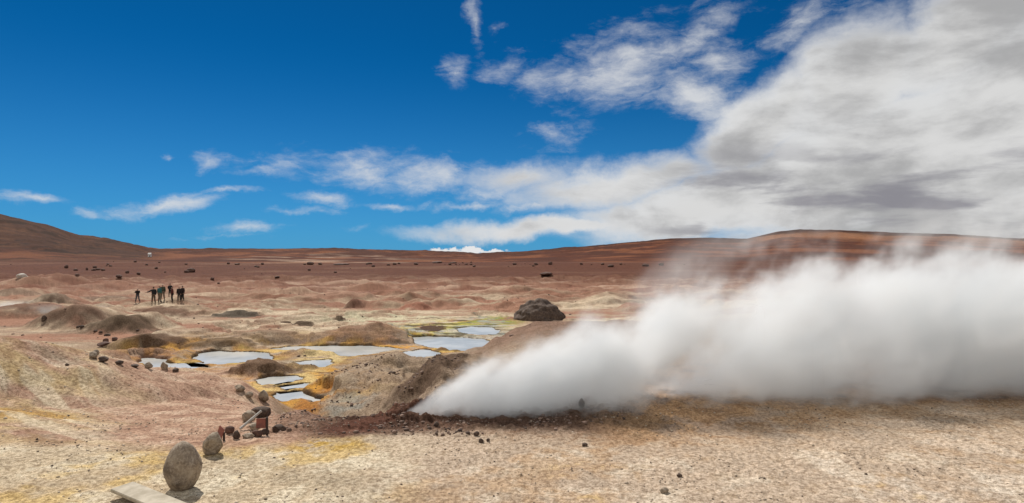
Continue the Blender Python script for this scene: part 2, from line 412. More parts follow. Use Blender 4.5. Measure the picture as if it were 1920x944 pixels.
# ------------------------------------------------------------------ terrain mesh
th_f = np.radians(np.linspace(-43.5, 43.5, 1250))
th_c = np.radians(np.concatenate([np.linspace(43.5, 316.5, 110)[1:-1]]))
theta = np.concatenate([th_f, th_c])
r1 = np.exp(np.arange(math.log(4.5), math.log(100), .0037))
r2 = np.exp(np.arange(math.log(r1[-1])+.010, math.log(9000), .0115))
rr = np.concatenate([np.array([.5, 1.5, 2.5, 3.5]), r1, r2])
nr, nt = len(rr), len(theta)
RX = rr[:, None]*np.sin(theta)[None, :]; RY = rr[:, None]*np.cos(theta)[None, :]
HZ, PD = height(RX, RY)
verts = np.stack([RX, RY, HZ], -1).reshape(-1, 3).astype(np.float32)
i = np.arange(nr-1)[:, None]*nt; j = np.arange(nt)[None, :]; j2 = (j+1) % nt
quads = np.stack([i+j, i+nt+j, i+nt+j2, i+j2], -1).reshape(-1, 4)[:, ::-1]
def mesh_np(name, V, Q):
    me = bpy.data.meshes.new(name)
    me.vertices.add(len(V)); me.vertices.foreach_set('co', V.ravel())
    k = Q.shape[1]
    me.loops.add(len(Q)*k); me.loops.foreach_set('vertex_index', Q.ravel().astype(np.int32))
    me.polygons.add(len(Q)); me.polygons.foreach_set('loop_start', (np.arange(len(Q))*k).astype(np.int32))
    me.update(calc_edges=True)
    return me
me = mesh_np('ground', verts, quads)
me.polygons.foreach_set('use_smooth', np.ones(len(quads), bool))
# centre cap
# ---- albedo of the soils
x, y = RX.ravel(), RY.ravel(); z = HZ.ravel(); pd = PD.ravel()
def mixc(c, m, colr):
    m = np.clip(m, 0, 1)[:, None]
    return c*(1-m) + np.array(colr)[None, :]*m
nA = fbm(x, y, 3.0, 5, 101, .6); nB = fbm(x, y, .9, 5, 111, .62); nC = fbm(x, y, .35, 4, 121, .65); nL = fbm(x/2.2, y, 9., 4, 131)
nS = fbm(x/2.5+y*.3, y, 2.2, 5, 141, .62)
c = np.tile(np.array([.50, .40, .305]), (len(x), 1))                       # cream tan crust
c = mixc(c, sst(nB+nA*.5, -.02, .35)*.65, (.64, .56, .45))                        # whitish bloom
c = mixc(c, sst(nC+nB*.5, .12, .5)*.45, (.26, .19, .12))                    # darker grit
c = mixc(c, sst(nA+nC*.3, .0, .35)*.6, (.41, .27, .155))                     # tan-orange stain
# yellow sulphur crust on the left foreground strip
yl = (1-sst(x, -2.6, -.8))*(1-sst(y, 9.6, 10.4))
c = mixc(c, yl*.5, (.56, .47, .31))
c = mixc(c, yl*sst(nB, -.1, .3)*.8, (.62, .55, .42))
c = mixc(c, yl*sst(nA+.4*nB+.25*sst(y, 8.4, 9.6)*sst(x, -6, -4), .16, .44)*.7, (.50, .34, .11))
c = mixc(c, yl*sst(nC*.6+nS, .2, .5)*.55, (.36, .30, .22))
# pink-beige bowl
t_ = x/np.maximum(y, 4)
bowl = sst(y + .5*nA, 9.3, 10.0)*(1-sst(t_, -.37, -.30))*(1-sst(y, 31, 38))
c = mixc(c, bowl*.95, (.40, .255, .18))
c = mixc(c, bowl*sst(nB+nC*.4, -.05, .4)*.6, (.52, .40, .30))
c = mixc(c, bowl*sst(-nB-nC*.6, .05, .5)*.55, (.30, .17, .12))
c = mixc(c, bowl*sst(nS, .1, .4)*.5, (.48, .38, .25))
st_ = fbm((x*.6+y*.8)/.9, (y*.6-x*.8)/4.5, 1.1, 4, 231, .6)
ll = bowl*(1-sst(t_+nA*.05, -.74, -.60))
c = mixc(c, ll*sst(nS+.1, -.05, .3)*.75, (.50, .39, .21))
c = mixc(c, ll*sst(nS, .12, .40)*.75, (.40, .23, .06))
c = mixc(c, ll*sst(-nS, .18, .45)*.75, (.60, .53, .42))
c = mixc(c, ll*sst(nB-nS*.5, .15, .5)*.6, (.20, .14, .09))
c = mixc(c, ll*sst(st_, .08, .3)*.65, (.27, .17, .09))
c = mixc(c, ll*sst(-st_, .1, .3)*.6, (.60, .52, .38))
# brown slope mound between bowl and vent and the scorched belt
bm = sst(t_, -.42, -.36)*sst(y+nA*.3, 10.0, 10.5)*(1-sst(t_, -.10, .0))*(1-sst(y, 17, 19))
c = mixc(c, bm*.9, (.25, .155, .11))
c = mixc(c, bm*sst(nB, -.1, .35)*.5, (.36, .25, .19))
belt = sst(t_+nA*.03, -.36, -.28)*(1-sst(t_, .05, .50))*sst(y+nA*.5+nC*.2, 9.7, 10.7 )
belt = np.maximum(belt, sst(t_, -.1, .0)*sst(y+nA*.4-.5*sst(t_, 0, .3), 11.3, 12.6)*(1-sst(y, 18, 25)))
c = mixc(c, belt*.95, (.085, .047, .033))
c = mixc(c, belt*sst(nB+nC*.5, .05, .4)*.55, (.20, .125, .085))
c = mixc(c, belt*sst(nA-.05, .0, .3)*(1-sst(t_, -.12, .02))*.6, (.12, .048, .032))
half = sst(t_, -.14, -.04)*(1-sst(t_, .25, .6))*sst(y+nA*.6, 8.8, 11.0)*(1-belt)  # brown soil with the belt's shadow painted on into the foreground
c = mixc(c, half*(.6+.4*sst(nC+nB, -.1, .4)), (.25, .155, .095))
rt = sst(t_, .10, .25)*sst(y+nA, 8.6, 11.6)*(1-sst(y, 18, 25))*(1-.5*sst(t_, .45, .6))
c = mixc(c, rt*.75*sst(nB+nA*.5+.35, 0, .4), (.40, .25, .13))
c = mixc(c, rt*sst(nC+nB, .1, .5)*.6, (.20, .12, .07))
c = mixc(c, sst(t_, .2, .4)*(1-sst(y, 9.5, 11))*sst(nA+nB*.5, .0, .3)*.5, (.60, .53, .45))
c = mixc(c, sst(t_, .02, .12)*(1-sst(y, 8.6, 9.2))*sst(nA*.7+nC*.5-.12, .14, .4)*.4, (.52, .38, .15))
# the basin: grey-brown mud mounds
ba = sst(y+nA, 17.5, 20.5)*sst(t_, -.42, -.35)*(1-sst(y, 300, 400))
ba = np.maximum(ba, sst(y, 32, 36))
mud = np.tile(np.array([.33, .25, .18]), (len(x), 1))
mud = mixc(mud, sst(nB+nC*.5, 0, .4)*.5, (.22, .165, .12))
mud = mixc(mud, sst(-nB, .05, .4)*.4, (.46, .38, .29))
M_ = sst(y, 34, 46)
pk = fbm(x/2.4, y, 6., 5, 151, .6)
mud = mixc(mud, M_*.9, (.41, .30, .21))
mud = mixc(mud, M_*sst(pk, -.05, .22)*.85, (.33, .17, .115))
mud = mixc(mud, M_*sst(-pk+nB*.3, .08, .4)*.75, (.62, .52, .38))
mud = mixc(mud, M_*sst(fbm(x/2.5, y, 4., 4, 158), .15, .4)*.5*(1-sst(t_, -.45, -.25)), (.24, .17, .125))
F1 = sst(y+pk*12, 66, 110)
mud = mixc(mud, F1*.85, (.27, .14, .095))
mud = mixc(mud, F1*sst(fbm(x/3, y, 8., 5, 161, .62), .02, .25)*.6*(1-sst(y, 150, 260)*.6), (.52, .38, .28))
mud = mixc(mud, F1*sst(-fbm(x/3, y, 11., 5, 164, .62), .03, .25)*.65, (.17, .07, .046))
F2 = sst(y+pk*25, 100, 185)
mud = mixc(mud, F2*.95, (.115, .048, .031))
mud = mixc(mud, F2*sst(fbm(x/3, y, 26., 4, 171), .08, .35)*.5, (.21, .12, .08))
mud = mixc(mud, F2*sst(fbm(x/3, y, 20., 4, 173), .15, .4)*.5, (.12, .055, .04))
c = c*(1-ba[:, None]) + mud*ba[:, None]
rg = sst(t_+nB*.02, -.10, -.02)*(1-sst(t_, .12, .3))*sst(y, 22, 32)*(1-sst(y+nA, 42, 50))
c = mixc(c, rg*.9, (.20, .125, .09))
c = mixc(c, rg*sst(nB, 0, .4)*.5, (.30, .20, .15))
# hills
H_ = sst(y, 270, 420)
hl = fbm(x, y, 120., 5, 181, .6)
hill = np.tile(np.array([.10, .037, .022]), (len(x), 1))
hill = mixc(hill, sst(hl, -.05, .25)*.7, (.075, .033, .022))
hill = mixc(hill, sst(-hl, .0, .3)*.6, (.26, .105, .05))
LH = 1-sst(t_, -.64, -.54)
hill = mixc(hill, LH*.9*sst(y, 350, 560), (.062, .030, .019))
hill = mixc(hill, LH*sst(fbm(x, y, 55., 5, 185, .65), .05, .35)*.6, (.13, .062, .034))
hill = mixc(hill, LH*sst(fbm(x, y/2, 38., 4, 187, .65), .12, .3)*.75, (.028, .016, .011))
hill = mixc(hill, sst(y, 1100, 1330)*.75, (.05, .026, .02))
hill = mixc(hill, sst(fbm(x/2, y, 45., 4, 191), .1, .35)*sst(t_, -.50, -.40)*(1-sst(t_, -.2, -.1))*(1-sst(y, 500, 900))*.8, (.46, .33, .24))
hill = mixc(hill, sst(t_, .38, .42)*sst(y, 900, 1150)*(1-sst(y, 1200, 1380))*.6, (.34, .17, .09))
c = c*(1-H_[:, None]) + hill*H_[:, None]
# dirt track running across the plain on the left
tr = (1-sst(np.abs(y - (330+ (x+190)*.55 + 8*nL)), 5, 11))*sst(-x, 60, 120)
c = mixc(c, tr*.55, (.40, .26, .18))
# ochre and sulphur crusts round the pools
inb = (pd < 30)
oc = fbm(x/1.8, y, 1.5, 4, 201, .62)
ring = np.exp(-np.clip(pd, 0, 9)/1.0)*inb
c = mixc(c, ring*sst(oc, -.22, .12)*.95, (.50, .25, .035))
c = mixc(c, ring*sst(oc-.05, .10, .35)*.9, (.62, .46, .14))
c = mixc(c, ring*sst(-oc, .12, .35)*.6, (.58, .50, .36))
c = mixc(c, ring*sst(fbm(x/2, y, 1.1, 4, 241, .6), .12, .25)*.8, (.13, .08, .035))
# channel between the small pools
def area(u0, v0, u1, v1, soft=.35):
    (xa, ya), (xb, yb) = gp((u0+u1)/2, v1, ZW), gp((u0+u1)/2, v0, ZW)
    cy = (ya+yb)/2; hx = (u1-u0)/2*cy/F; hy = (yb-ya)/2; cx = ((u0+u1)/2-U0)*cy/F
    q = np.hypot((x-cx)/hx, (y-cy)/hy) + nB*.5
    return 1-sst(q, 1-soft, 1+soft)
oq = np.hypot((x+2.85)/.75, (y-9.5)/.42)+nB*.7
c = mixc(c, (1-sst(oq, .4, 1.1))*sst(nC+nB, -.35, .15)*.85, (.42, .27, .06))
low = 1-sst(z, ZW+.30, ZW+.75)
for (u0, v0, u1, v1, cr, k) in [
    (455, 690, 640, 775, (.52, .27, .05), 1.0), (480, 700, 600, 740, (.62, .50, .24), .75), (560, 735, 650, 790, (.40, .17, .04), .9),
    (740, 600, 905, 634, (.56, .44, .10), .95), (800, 606, 960, 634, (.36, .40, .10), .6), (840, 612, 960, 645, (.46, .45, .40), .8),
    (720, 640, 800, 664, (.58, .30, .06), .95), (860, 596, 975, 612, (.30, .32, .06), .9), (250, 640, 360, 680, (.50, .26, .05), .7),
    (440, 634, 700, 652, (.50, .33, .10), .7), (545, 660, 640, 700, (.62, .50, .26), .8), (500, 648, 560, 668, (.60, .42, .16), .9),
    (620, 590, 840, 612, (.60, .58, .40), .7), (560, 585, 700, 612, (.44, .40, .28), .5)]:
    m_ = area(u0, v0, u1, v1)*low*k
    c = mixc(c, m_*sst(oc+nC*.3, -.30, .10), cr)
ms = area(730, 596, 960, 650, .25)*(1-sst(z, ZW+.5, ZW+1.0))
mn = fbm(x/2.6, y, 1.7, 4, 211, .6); mo = fbm(x/2.6, y, 2.6, 4, 215, .6)
c = mixc(c, ms*sst(mn, .10, .22)*.85, (.10, .085, .05))
c = mixc(c, ms*sst(-mn, .12, .25)*.8, (.52, .47, .38))
c = mixc(c, ms*sst(mo, .12, .28)*.7, (.33, .36, .34))
c = mixc(c, area(600, 764, 700, 792, .3)*sst(mn, -.1, .15)*.7, (.30, .30, .27))
c = mixc(c, area(782, 611, 838, 624, .12)*.95, (.08, .045, .03))
c = mixc(c, area(470, 690, 640, 780, .3)*low*sst(mn, .12, .26)*.75, (.16, .09, .04))
# wet dark mud at the feet of banks, at the water line
c = mixc(c, (1-sst(np.abs(pd-.02), .10, .26))*.85, (.055, .038, .026))
# dark damp soil on named mounds; most fronts also carry painted shade below lit tops
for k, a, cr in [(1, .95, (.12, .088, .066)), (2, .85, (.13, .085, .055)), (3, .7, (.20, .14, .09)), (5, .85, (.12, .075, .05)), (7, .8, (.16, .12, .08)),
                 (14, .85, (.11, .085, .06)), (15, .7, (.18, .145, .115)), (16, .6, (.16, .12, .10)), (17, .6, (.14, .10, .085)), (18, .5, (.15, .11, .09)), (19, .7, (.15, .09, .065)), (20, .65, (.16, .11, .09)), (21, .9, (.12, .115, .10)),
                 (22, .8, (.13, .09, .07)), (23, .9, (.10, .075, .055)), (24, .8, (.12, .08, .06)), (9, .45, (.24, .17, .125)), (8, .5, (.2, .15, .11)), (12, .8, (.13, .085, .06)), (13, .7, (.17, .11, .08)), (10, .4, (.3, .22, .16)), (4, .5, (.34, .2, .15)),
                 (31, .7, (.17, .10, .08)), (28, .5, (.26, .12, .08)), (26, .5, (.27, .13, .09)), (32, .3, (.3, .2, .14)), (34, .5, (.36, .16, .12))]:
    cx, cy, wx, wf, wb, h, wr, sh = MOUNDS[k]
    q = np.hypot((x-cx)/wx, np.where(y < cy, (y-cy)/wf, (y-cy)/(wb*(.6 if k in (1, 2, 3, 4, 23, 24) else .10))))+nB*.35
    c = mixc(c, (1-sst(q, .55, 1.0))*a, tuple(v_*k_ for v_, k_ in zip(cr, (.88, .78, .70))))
# overall grain
c = c*(1 + .22*nC + .16*nB)[:, None]
c = np.clip(c, .01, .8)
ca = me.color_attributes.new('soil', 'FLOAT_COLOR', 'POINT')
ca.data.foreach_set('color', np.concatenate([c, np.ones((len(c), 1))], 1).astype(np.float32).ravel())

gm = bpy.data.materials.new('soil'); gm.use_nodes = True
T = NT(gm.node_tree); T.n.clear()
vc = T.node('ShaderNodeVertexColor', layer_name='soil').outputs[0]
P = T.node('ShaderNodeNewGeometry').outputs['Position']
f1 = T.noise(P, 14, 6, .68); f2 = T.noise(P, 60, 3, .6); f3 = T.noise(P, 2.3, 5, .6)
colr = T.mix(1, vc, T.mix(T.mr(f1, .38, .60), (.66, .62, .58), (1.20, 1.20, 1.20)), 'MULTIPLY')
colr = T.mix(1, colr, T.mix(T.mr(f2, .36, .62), (.70, .68, .65), (1.14, 1.14, 1.14)), 'MULTIPLY')
vor = T.node('ShaderNodeTexVoronoi', feature='F1'); T.link(P, vor.inputs['Vector']); vor.inputs['Scale'].default_value = 16
speck = T.math('MULTIPLY', T.mr(vor.outputs['Distance'], .24, .12), T.mr(T.noise(P, 5, 2), .52, .62))
colr = T.mix(T.math('MULTIPLY', speck, .6), colr, (.10, .07, .05))
bs = T.node('ShaderNodeBsdfPrincipled'); T.link(colr, bs.inputs['Base Color']); bs.inputs['Roughness'].default_value = .92
bs.inputs['Specular IOR Level'].default_value = .04
bu = T.node('ShaderNodeBump'); bu.inputs['Strength'].default_value = .9; bu.inputs['Distance'].default_value = .022
T.link(T.math('ADD', T.math('MULTIPLY', f1, 1.0), T.math('MULTIPLY', f2, .35)), bu.inputs['Height']); T.link(bu.outputs[0], bs.inputs['Normal'])
o = T.node('ShaderNodeOutputMaterial'); T.link(bs.outputs[0], o.inputs[0])
me.materials.append(gm)
ground = bpy.data.objects.new('ground', me); col.objects.link(ground); ground['kind'] = 'structure'

# ------------------------------------------------------------------ materials
def mat(name, build):
    m = bpy.data.materials.new(name); m.use_nodes = True
    T = NT(m.node_tree); T.n.clear()
    b = T.node('ShaderNodeBsdfPrincipled'); o = T.node('ShaderNodeOutputMaterial'); T.link(b.outputs[0], o.inputs[0])
    build(T, b)
    return m
def water_b(T, b):
    P = T.node('ShaderNodeNewGeometry').outputs['Position']
    n = T.noise(P, .5, 4, .55)
    T.put(b.inputs['Base Color'], T.mix(T.mr(n, .35, .65), (.56, .56, .53), (.42, .43, .41)))
    b.inputs['Roughness'].default_value = .22; b.inputs['Specular IOR Level'].default_value = .28
    bu = T.node('ShaderNodeBump'); bu.inputs['Strength'].default_value = .08; bu.inputs['Distance'].default_value = .02
    T.link(T.noise(P, 9, 3, .5), bu.inputs['Height']); T.link(bu.outputs[0], b.inputs['Normal'])
M_water = mat('mud_water', water_b)
def rock_mat(name, c1, c2, c3, sc=6.0):
    def f(T, b):
        P = T.node('ShaderNodeTexCoord').outputs['Object']
        n = T.noise(P, sc, 6, .65, .4); n2 = T.noise(P, sc*6, 4, .6)
        cc = T.mix(T.mr(n, .38, .62), c1, c2)
        nor = T.node('ShaderNodeNewGeometry').outputs['Normal']
        s3 = T.node('ShaderNodeSeparateXYZ'); T.link(nor, s3.inputs[0])
        cc = T.mix(T.math('MULTIPLY', T.mr(n2, .45, .62), .5), cc, c3)
        n4 = T.noise(P, sc*.55, 4, .6, .8)
        cc = T.mix(T.math('MULTIPLY', T.mr(n4, .54, .60), .55), cc, c3)
        cc = T.mix(T.math('MULTIPLY', T.mr(n4, .44, .38), .6), cc, tuple(v*.55 for v in c2))
        T.put(b.inputs['Base Color'], cc)
        b.inputs['Roughness'].default_value = .88; b.inputs['Specular IOR Level'].default_value = .3
        bu = T.node('ShaderNodeBump'); bu.inputs['Strength'].default_value = .7; bu.inputs['Distance'].default_value = .02
        T.link(T.math('ADD', n, T.math('MULTIPLY', n2, .4)), bu.inputs['Height']); T.link(bu.outputs[0], b.inputs['Normal'])
    return mat(name, f)
M_rock = rock_mat('grey_brown_rock', (.34, .27, .195), (.21, .16, .115), (.48, .40, .31))
M_rockd = rock_mat('dark_rock', (.10, .068, .05), (.055, .038, .03), (.17, .12, .09))
M_rockr = rock_mat('red_brown_rock', (.13, .07, .05), (.08, .045, .035), (.2, .12, .09), 3)
M_rockw = rock_mat('pale_rock', (.6, .55, .48), (.45, .4, .33), (.7, .66, .6), 2)
def flat(name, c1, c2=None, rough=.8, sc=8, metal=0):
    def f(T, b):
        P = T.node('ShaderNodeTexCoord').outputs['Object']
        n = T.noise(P, sc, 5, .6)
        T.put(b.inputs['Base Color'], T.mix(T.mr(n, .35, .65), c1, c2 or tuple(v*.7 for v in c1)))
        b.inputs['Roughness'].default_value = rough; b.inputs['Metallic'].default_value = metal
    return mat(name, f)

# ------------------------------------------------------------------ object helpers
import bmesh
def tag(o, label=None, cat=None, group=None, kind=None):
    if label: o['label'] = label
    if cat: o['category'] = cat
    if group: o['group'] = group
    if kind: o['kind'] = kind
    return o
def link(name, me, m=None, parent=None, smooth=False):
    if m: me.materials.append(m)
    if smooth: me.polygons.foreach_set('use_smooth', np.ones(len(me.polygons), bool)); me.update()
    o = bpy.data.objects.new(name, me); col.objects.link(o)
    if parent: o.parent = parent
    return o
def empty(name, loc, rz=0):
    o = bpy.data.objects.new(name, None); col.objects.link(o); o.location = loc; o.rotation_euler = (0, 0, rz); o.empty_display_size = .2
    return o
def bm_mesh(name, bm):
    me = bpy.data.meshes.new(name); bm.normal_update(); bm.to_mesh(me); bm.free(); return me
def from_bm_box(bm, sx, sy, sz, M=Matrix(), bev=0.0):
    r = bmesh.ops.create_cube(bm, size=1, matrix=M @ Matrix.Diagonal((sx, sy, sz, 1)))
    if bev:
        es = list({e for v in r['verts'] for e in v.link_edges})
        bmesh.ops.bevel(bm, geom=es, offset=bev, segments=2, affect='EDGES')

# ------------------------------------------------------------------ pools
for (nm, lab, _), Pp in zip(POOLS, PPOLY):
    cx, cy = Pp.mean(0)
    me_ = bpy.data.meshes.new('pool')
    ext = [(px + (px-cx)/max(math.hypot(px-cx, py-cy), .1)*.75, py + (py-cy)/max(math.hypot(px-cx, py-cy), .1)*.9, ZW) for px, py in Pp]
    me_.from_pydata(ext, [], [list(range(len(ext)))]); me_.update()
    if me_.polygons[0].normal.z < 0: me_.flip_normals()
    o = link('pool', me_, M_water); o['kind'] = 'structure'; o['label'] = lab

# ------------------------------------------------------------------ rocks
def rock_mesh(seed, sub=3, flat_top=0, egg=False, cuts=5, amp=.16, kmin=.62, crag=False):
    r = random.Random(seed)
    bm = bmesh.new(); bmesh.ops.create_icosphere(bm, subdivisions=sub, radius=1)
    vs = np.array([v.co[:] for v in bm.verts])
    n = vs/np.linalg.norm(vs, axis=1)[:, None]
    planes = []
    for k in range(cuts):
        a = r.uniform(0, 6.28); e = r.uniform(-.3, .9)
        planes.append((math.cos(a)*math.cos(e), math.sin(a)*math.cos(e), math.sin(e), r.uniform(kmin, max(.88, kmin+.12))))
    rad = np.ones(len(n))
    for (a, b, c_, k) in planes:
        dt = n @ np.array([a, b, c_])
        lim = np.where(dt > .2, k/np.maximum(dt, .2), 9)
        rad = np.minimum(rad, lim)
    ph = seed*1.37
    rad += amp*(fbm(n[:, 0]+n[:, 2]*.6+ph, n[:, 1]-n[:, 2]*.8+ph, 1.0, 4, seed % 40)*.8)
    vs = n*rad[:, None]
    if egg:
        zz = vs[:, 2]; k = np.where(zz > 0, 1-.16*np.abs(zz)**1.6, 1-.16*np.abs(zz))
        vs[:, 0] *= k; vs[:, 1] *= k
    vs[:, 2] = np.maximum(vs[:, 2], -.86)
    # normalise to unit box standing on z=0
    vs[:, 0] -= (vs[:, 0].max()+vs[:, 0].min())/2; vs[:, 0] /= np.ptp(vs[:, 0])
    vs[:, 1] -= (vs[:, 1].max()+vs[:, 1].min())/2; vs[:, 1] /= np.ptp(vs[:, 1])
    vs[:, 2] -= vs[:, 2].min(); vs[:, 2] /= vs[:, 2].max()
    if crag:                                   # flared foot, broken pointed top
        q_ = 1-vs[:, 2]
        k = .50 + .60*q_**.6; vs[:, 0] = vs[:, 0]*k - .10*vs[:, 2]; vs[:, 1] *= k
        vs[:, 2] += .10*fbm(vs[:, 0]*2, vs[:, 1]*2+vs[:, 2], .45, 4, 9)*np.minimum(vs[:, 2]*3, 1)
        vs[:, 0] += .05*fbm(vs[:, 2]*2, vs[:, 1]*2, .3, 3, 12); vs[:, 0] /= np.ptp(vs[:, 0]); vs[:, 2] /= vs[:, 2].max()
    for v, p in zip(bm.verts, vs): v.co = p
    return bm_mesh('rock', bm)
def rock(u, v, wpx, hpx, label, m=M_rock, seed=1, egg=False, sub=4, tilt=(0, 0), rz=None, depth=.85, cat='rock', name='rock', group=None, sink=.06, cuts=8, amp=.13, kmin=.62, crag=False, p=None, dd=0):
    me = rock_mesh(seed, sub, egg=egg, cuts=cuts, amp=amp, kmin=kmin, crag=crag)
    p = p or at(u, v)
    W = wpx*p.y/F; H = hpx*p.y/F
    me.transform(Matrix.Diagonal((W, W*depth, H*(1+sink), 1)))
    r = Matrix.Rotation(R(tilt[0]), 4, 'X') @ Matrix.Rotation(R(tilt[1]), 4, 'Y')
    me.transform(r)
    o = link(name, me, m, smooth=True)
    o.location = (p.x, p.y + W*depth*.42 + dd, p.z - H*sink)
    o.location.z = float(height(o.location.x, o.location.y)[0]) - H*sink if dd == 0 and p is not None and name == 'rock' and u is not None and False else p.z - H*sink
    return tag(o, label, cat, group)
NEAR = [
 (328, 927, 66, 90, 'large egg-shaped grey-brown boulder standing beside the wooden plank', M_rock, 4, dict(egg=True, cuts=7, amp=.12, kmin=.84, sub=5, name='boulder', cat='boulder', sink=.04, depth=.9)),
 (389, 855, 36, 42, 'grey stone tapering upward, between the egg-shaped boulder and the red signs', M_rock, 11, dict(sub=5, egg=True, cuts=5, amp=.2, tilt=(0, 14))),
 (447, 738, 19, 13, 'squat brown stone, left one of the three stones above the pipe', M_rock, 5, {}),
 (465, 746, 15, 10, 'smallest grey stone, middle of the three stones above the pipe', M_rock, 6, {}),
 (492, 755, 20, 21, 'tall blocky grey stone beside the bright round pool', M_rock, 7, dict(egg=True)),
 (484, 785, 36, 20, 'wide dark stone lying behind the top end of the pipe', M_rockd, 8, {}),
 (463, 793, 26, 20, 'round-topped grey stone left of the middle of the pipe', M_rock, 9, {}),
 (427, 815, 19, 13, 'dark reddish stone just right of the fallen left sign', M_rockr, 10, {}),
 (441, 825, 15, 15, 'small blocky dark stone below the lower end of the pipe', M_rockd, 12, {}),
 (474, 809, 22, 13, 'grey stone under the middle of the pipe', M_rock, 13, {}),
 (462, 824, 22, 8, 'flat pale stone slab lying in front of the rock pile', M_rock, 14, {}),
 (480, 820, 18, 12, 'brown stone at the left foot of the right red sign', M_rockr, 15, {}),
 (494, 816, 16, 10, 'dark brown stone at the foot of the right sign post', M_rockd, 16, {}),
 (520, 812, 26, 12, 'low dark stone half buried right of the sign post', M_rockd, 17, dict(sink=.3)),
 (408, 822, 12, 9, 'small pale stone below the fallen left sign', M_rock, 18, {}),
 (170, 674, 17, 12, 'rounded grey stone with pale top at the left end of the stone row', M_rock, 19, {}),
 (177, 667, 12, 10, 'grey stone just behind the one at the left end of the stone row', M_rock, 20, {}),
 (189, 680, 18, 10, 'flat dark stone, third of the stone row from its left end', M_rockd, 21, {}),
 (220, 684, 14, 7, 'flat dark stone, fourth of the stone row from its left end', M_rockd, 22, {}),
 (250, 689, 16, 5, 'thin flat slab, middle of the stone row', M_rockd, 23, {}),
 (276, 692, 14, 11, 'round grey stone at the near left tip of the narrow pool', M_rock, 24, {}),
 (307, 695, 13, 15, 'upright pointed stone at the edge of the narrow pool', M_rock, 25, dict(egg=True, tilt=(0, -10))),
 (327, 699, 11, 7, 'small round stone at the right end of the stone row', M_rockd, 26, {}),
 (124, 687, 7, 5, 'lone tiny dark stone on pale sand left of the stone row', M_rockd, 27, {}),
 (191, 652, 26, 9, 'long low dark stone on the pink slope above the stone row', M_rockr, 28, {}),
 (196, 643, 10, 8, 'small brown stone sitting behind the long low dark stone', M_rockr, 29, {}),
 (212, 640, 11, 7, 'brown stone right of the long low dark stone', M_rockr, 30, {}),
 (80, 606, 9, 13, 'small upright dark stone beside the left steam vent', M_rockd, 31, dict(egg=True)),
 (145, 616, 8, 5, 'dark stone, left of a touching pair on the left slope', M_rockd, 32, {}),
 (152, 618, 8, 6, 'dark stone, right of a touching pair on the left slope', M_rockd, 33, {}),
 (178, 625, 8, 5, 'small dark stone, first of three below the left dark mound', M_rockd, 34, {}),
 (187, 628, 7, 4, 'small dark stone, second of three below the left dark mound', M_rockd, 35, {}),
 (198, 631, 12, 4, 'flat dark stone, last of three below the left dark mound', M_rockd, 36, {}),
 (1247, 927, 17, 10, 'dark-sided stone on pale crust, nearest stone to the right', M_rock, 37, {}),
 (1275, 897, 11, 6, 'small dark stone just beyond the nearest right stone', M_rockd, 38, {}),
 (1097, 838, 11, 6, 'lone dark stone on tan ground below the steam', M_rockd, 39, {}),
 (893, 818, 12, 8, 'dark stone, upper one of the trio on brown ground', M_rockd, 40, {}),
 (902, 832, 10, 8, 'dark stone, lower left one of the trio on brown ground', M_rockd, 41, {}),
 (915, 829, 7, 6, 'tiny dark stone, right one of the trio on brown ground', M_rockd, 42, {}),
 (818, 800, 11, 8, 'dark stone on reddish soil just below the steam vent', M_rockd, 43, {}),
 (1091, 768, 12, 19, 'upright grey stone half veiled at the bottom edge of the steam', M_rockd, 44, dict(egg=True)),
 (35, 523, 18, 10, 'pale boulder with dark underside on the far left slope', M_rockw, 45, {}),
 (68, 826, 5, 4, 'tiny dark pebble on the yellow crust near the left edge', M_rockd, 46, {}),
 (1625, 892, 6, 3, 'tiny dark pebble on the pale crust at the far right', M_rockd, 47, {}),
]
for (u, v, wp, hp, lab, m, sd_, kw) in NEAR:
    rock(u, v, wp, hp, lab, m, sd_, **kw)
# loose gravel lying on the crust
def gravel(n, y0, y1, t0, t1, smin, smax, seed, name, label, m, keep=None):
    r = np.random.RandomState(seed)
    yy = np.sqrt(r.uniform(y0**2, y1**2, n)); tt = r.uniform(t0, t1, n); xx = tt*yy
    cl = fbm(xx, yy, 1.3, 3, 300+seed)
    k = r.rand(n) < np.clip(.35 + 1.6*cl, .04, 1)
    if keep is not None: k &= keep(xx, yy, r)
    xx, yy = xx[k], yy[k]; n = len(xx)
    zz, pdd = height(xx, yy)
    k = pdd > .3; xx, yy, zz = xx[k], yy[k], zz[k]; n = len(xx)
    bm = bmesh.new(); bmesh.ops.create_icosphere(bm, subdivisions=1, radius=1)
    bv = np.array([v.co[:] for v in bm.verts]); bf = np.array([[v.index for v in f.verts] for f in bm.faces]); bm.free()
    sz = smin + (smax-smin)*r.rand(n)**4
    sc = np.stack([sz*r.uniform(.8, 1.4, n), sz*r.uniform(.7, 1.2, n), sz*r.uniform(.45, .85, n)], -1)
    V = bv[None]*(1+r.uniform(-.28, .22, (n, len(bv), 1)))*sc[:, None, :]
    a = r.uniform(0, 6.28, n)[:, None]; ca_, sa_ = np.cos(a), np.sin(a)
    X_ = V[..., 0]*ca_ - V[..., 1]*sa_ + xx[:, None]; Y_ = V[..., 0]*sa_ + V[..., 1]*ca_ + yy[:, None]
    Z_ = V[..., 2] + (zz + sc[:, 2]*.35)[:, None]
    VV = np.stack([X_, Y_, Z_], -1).reshape(-1, 3).astype(np.float32)
    QQ = (bf[None] + (np.arange(n)*len(bv))[:, None, None]).reshape(-1, 3)
    o = link(name, mesh_np(name, VV, QQ), m); o['kind'] = 'stuff'; o['label'] = label
    return o
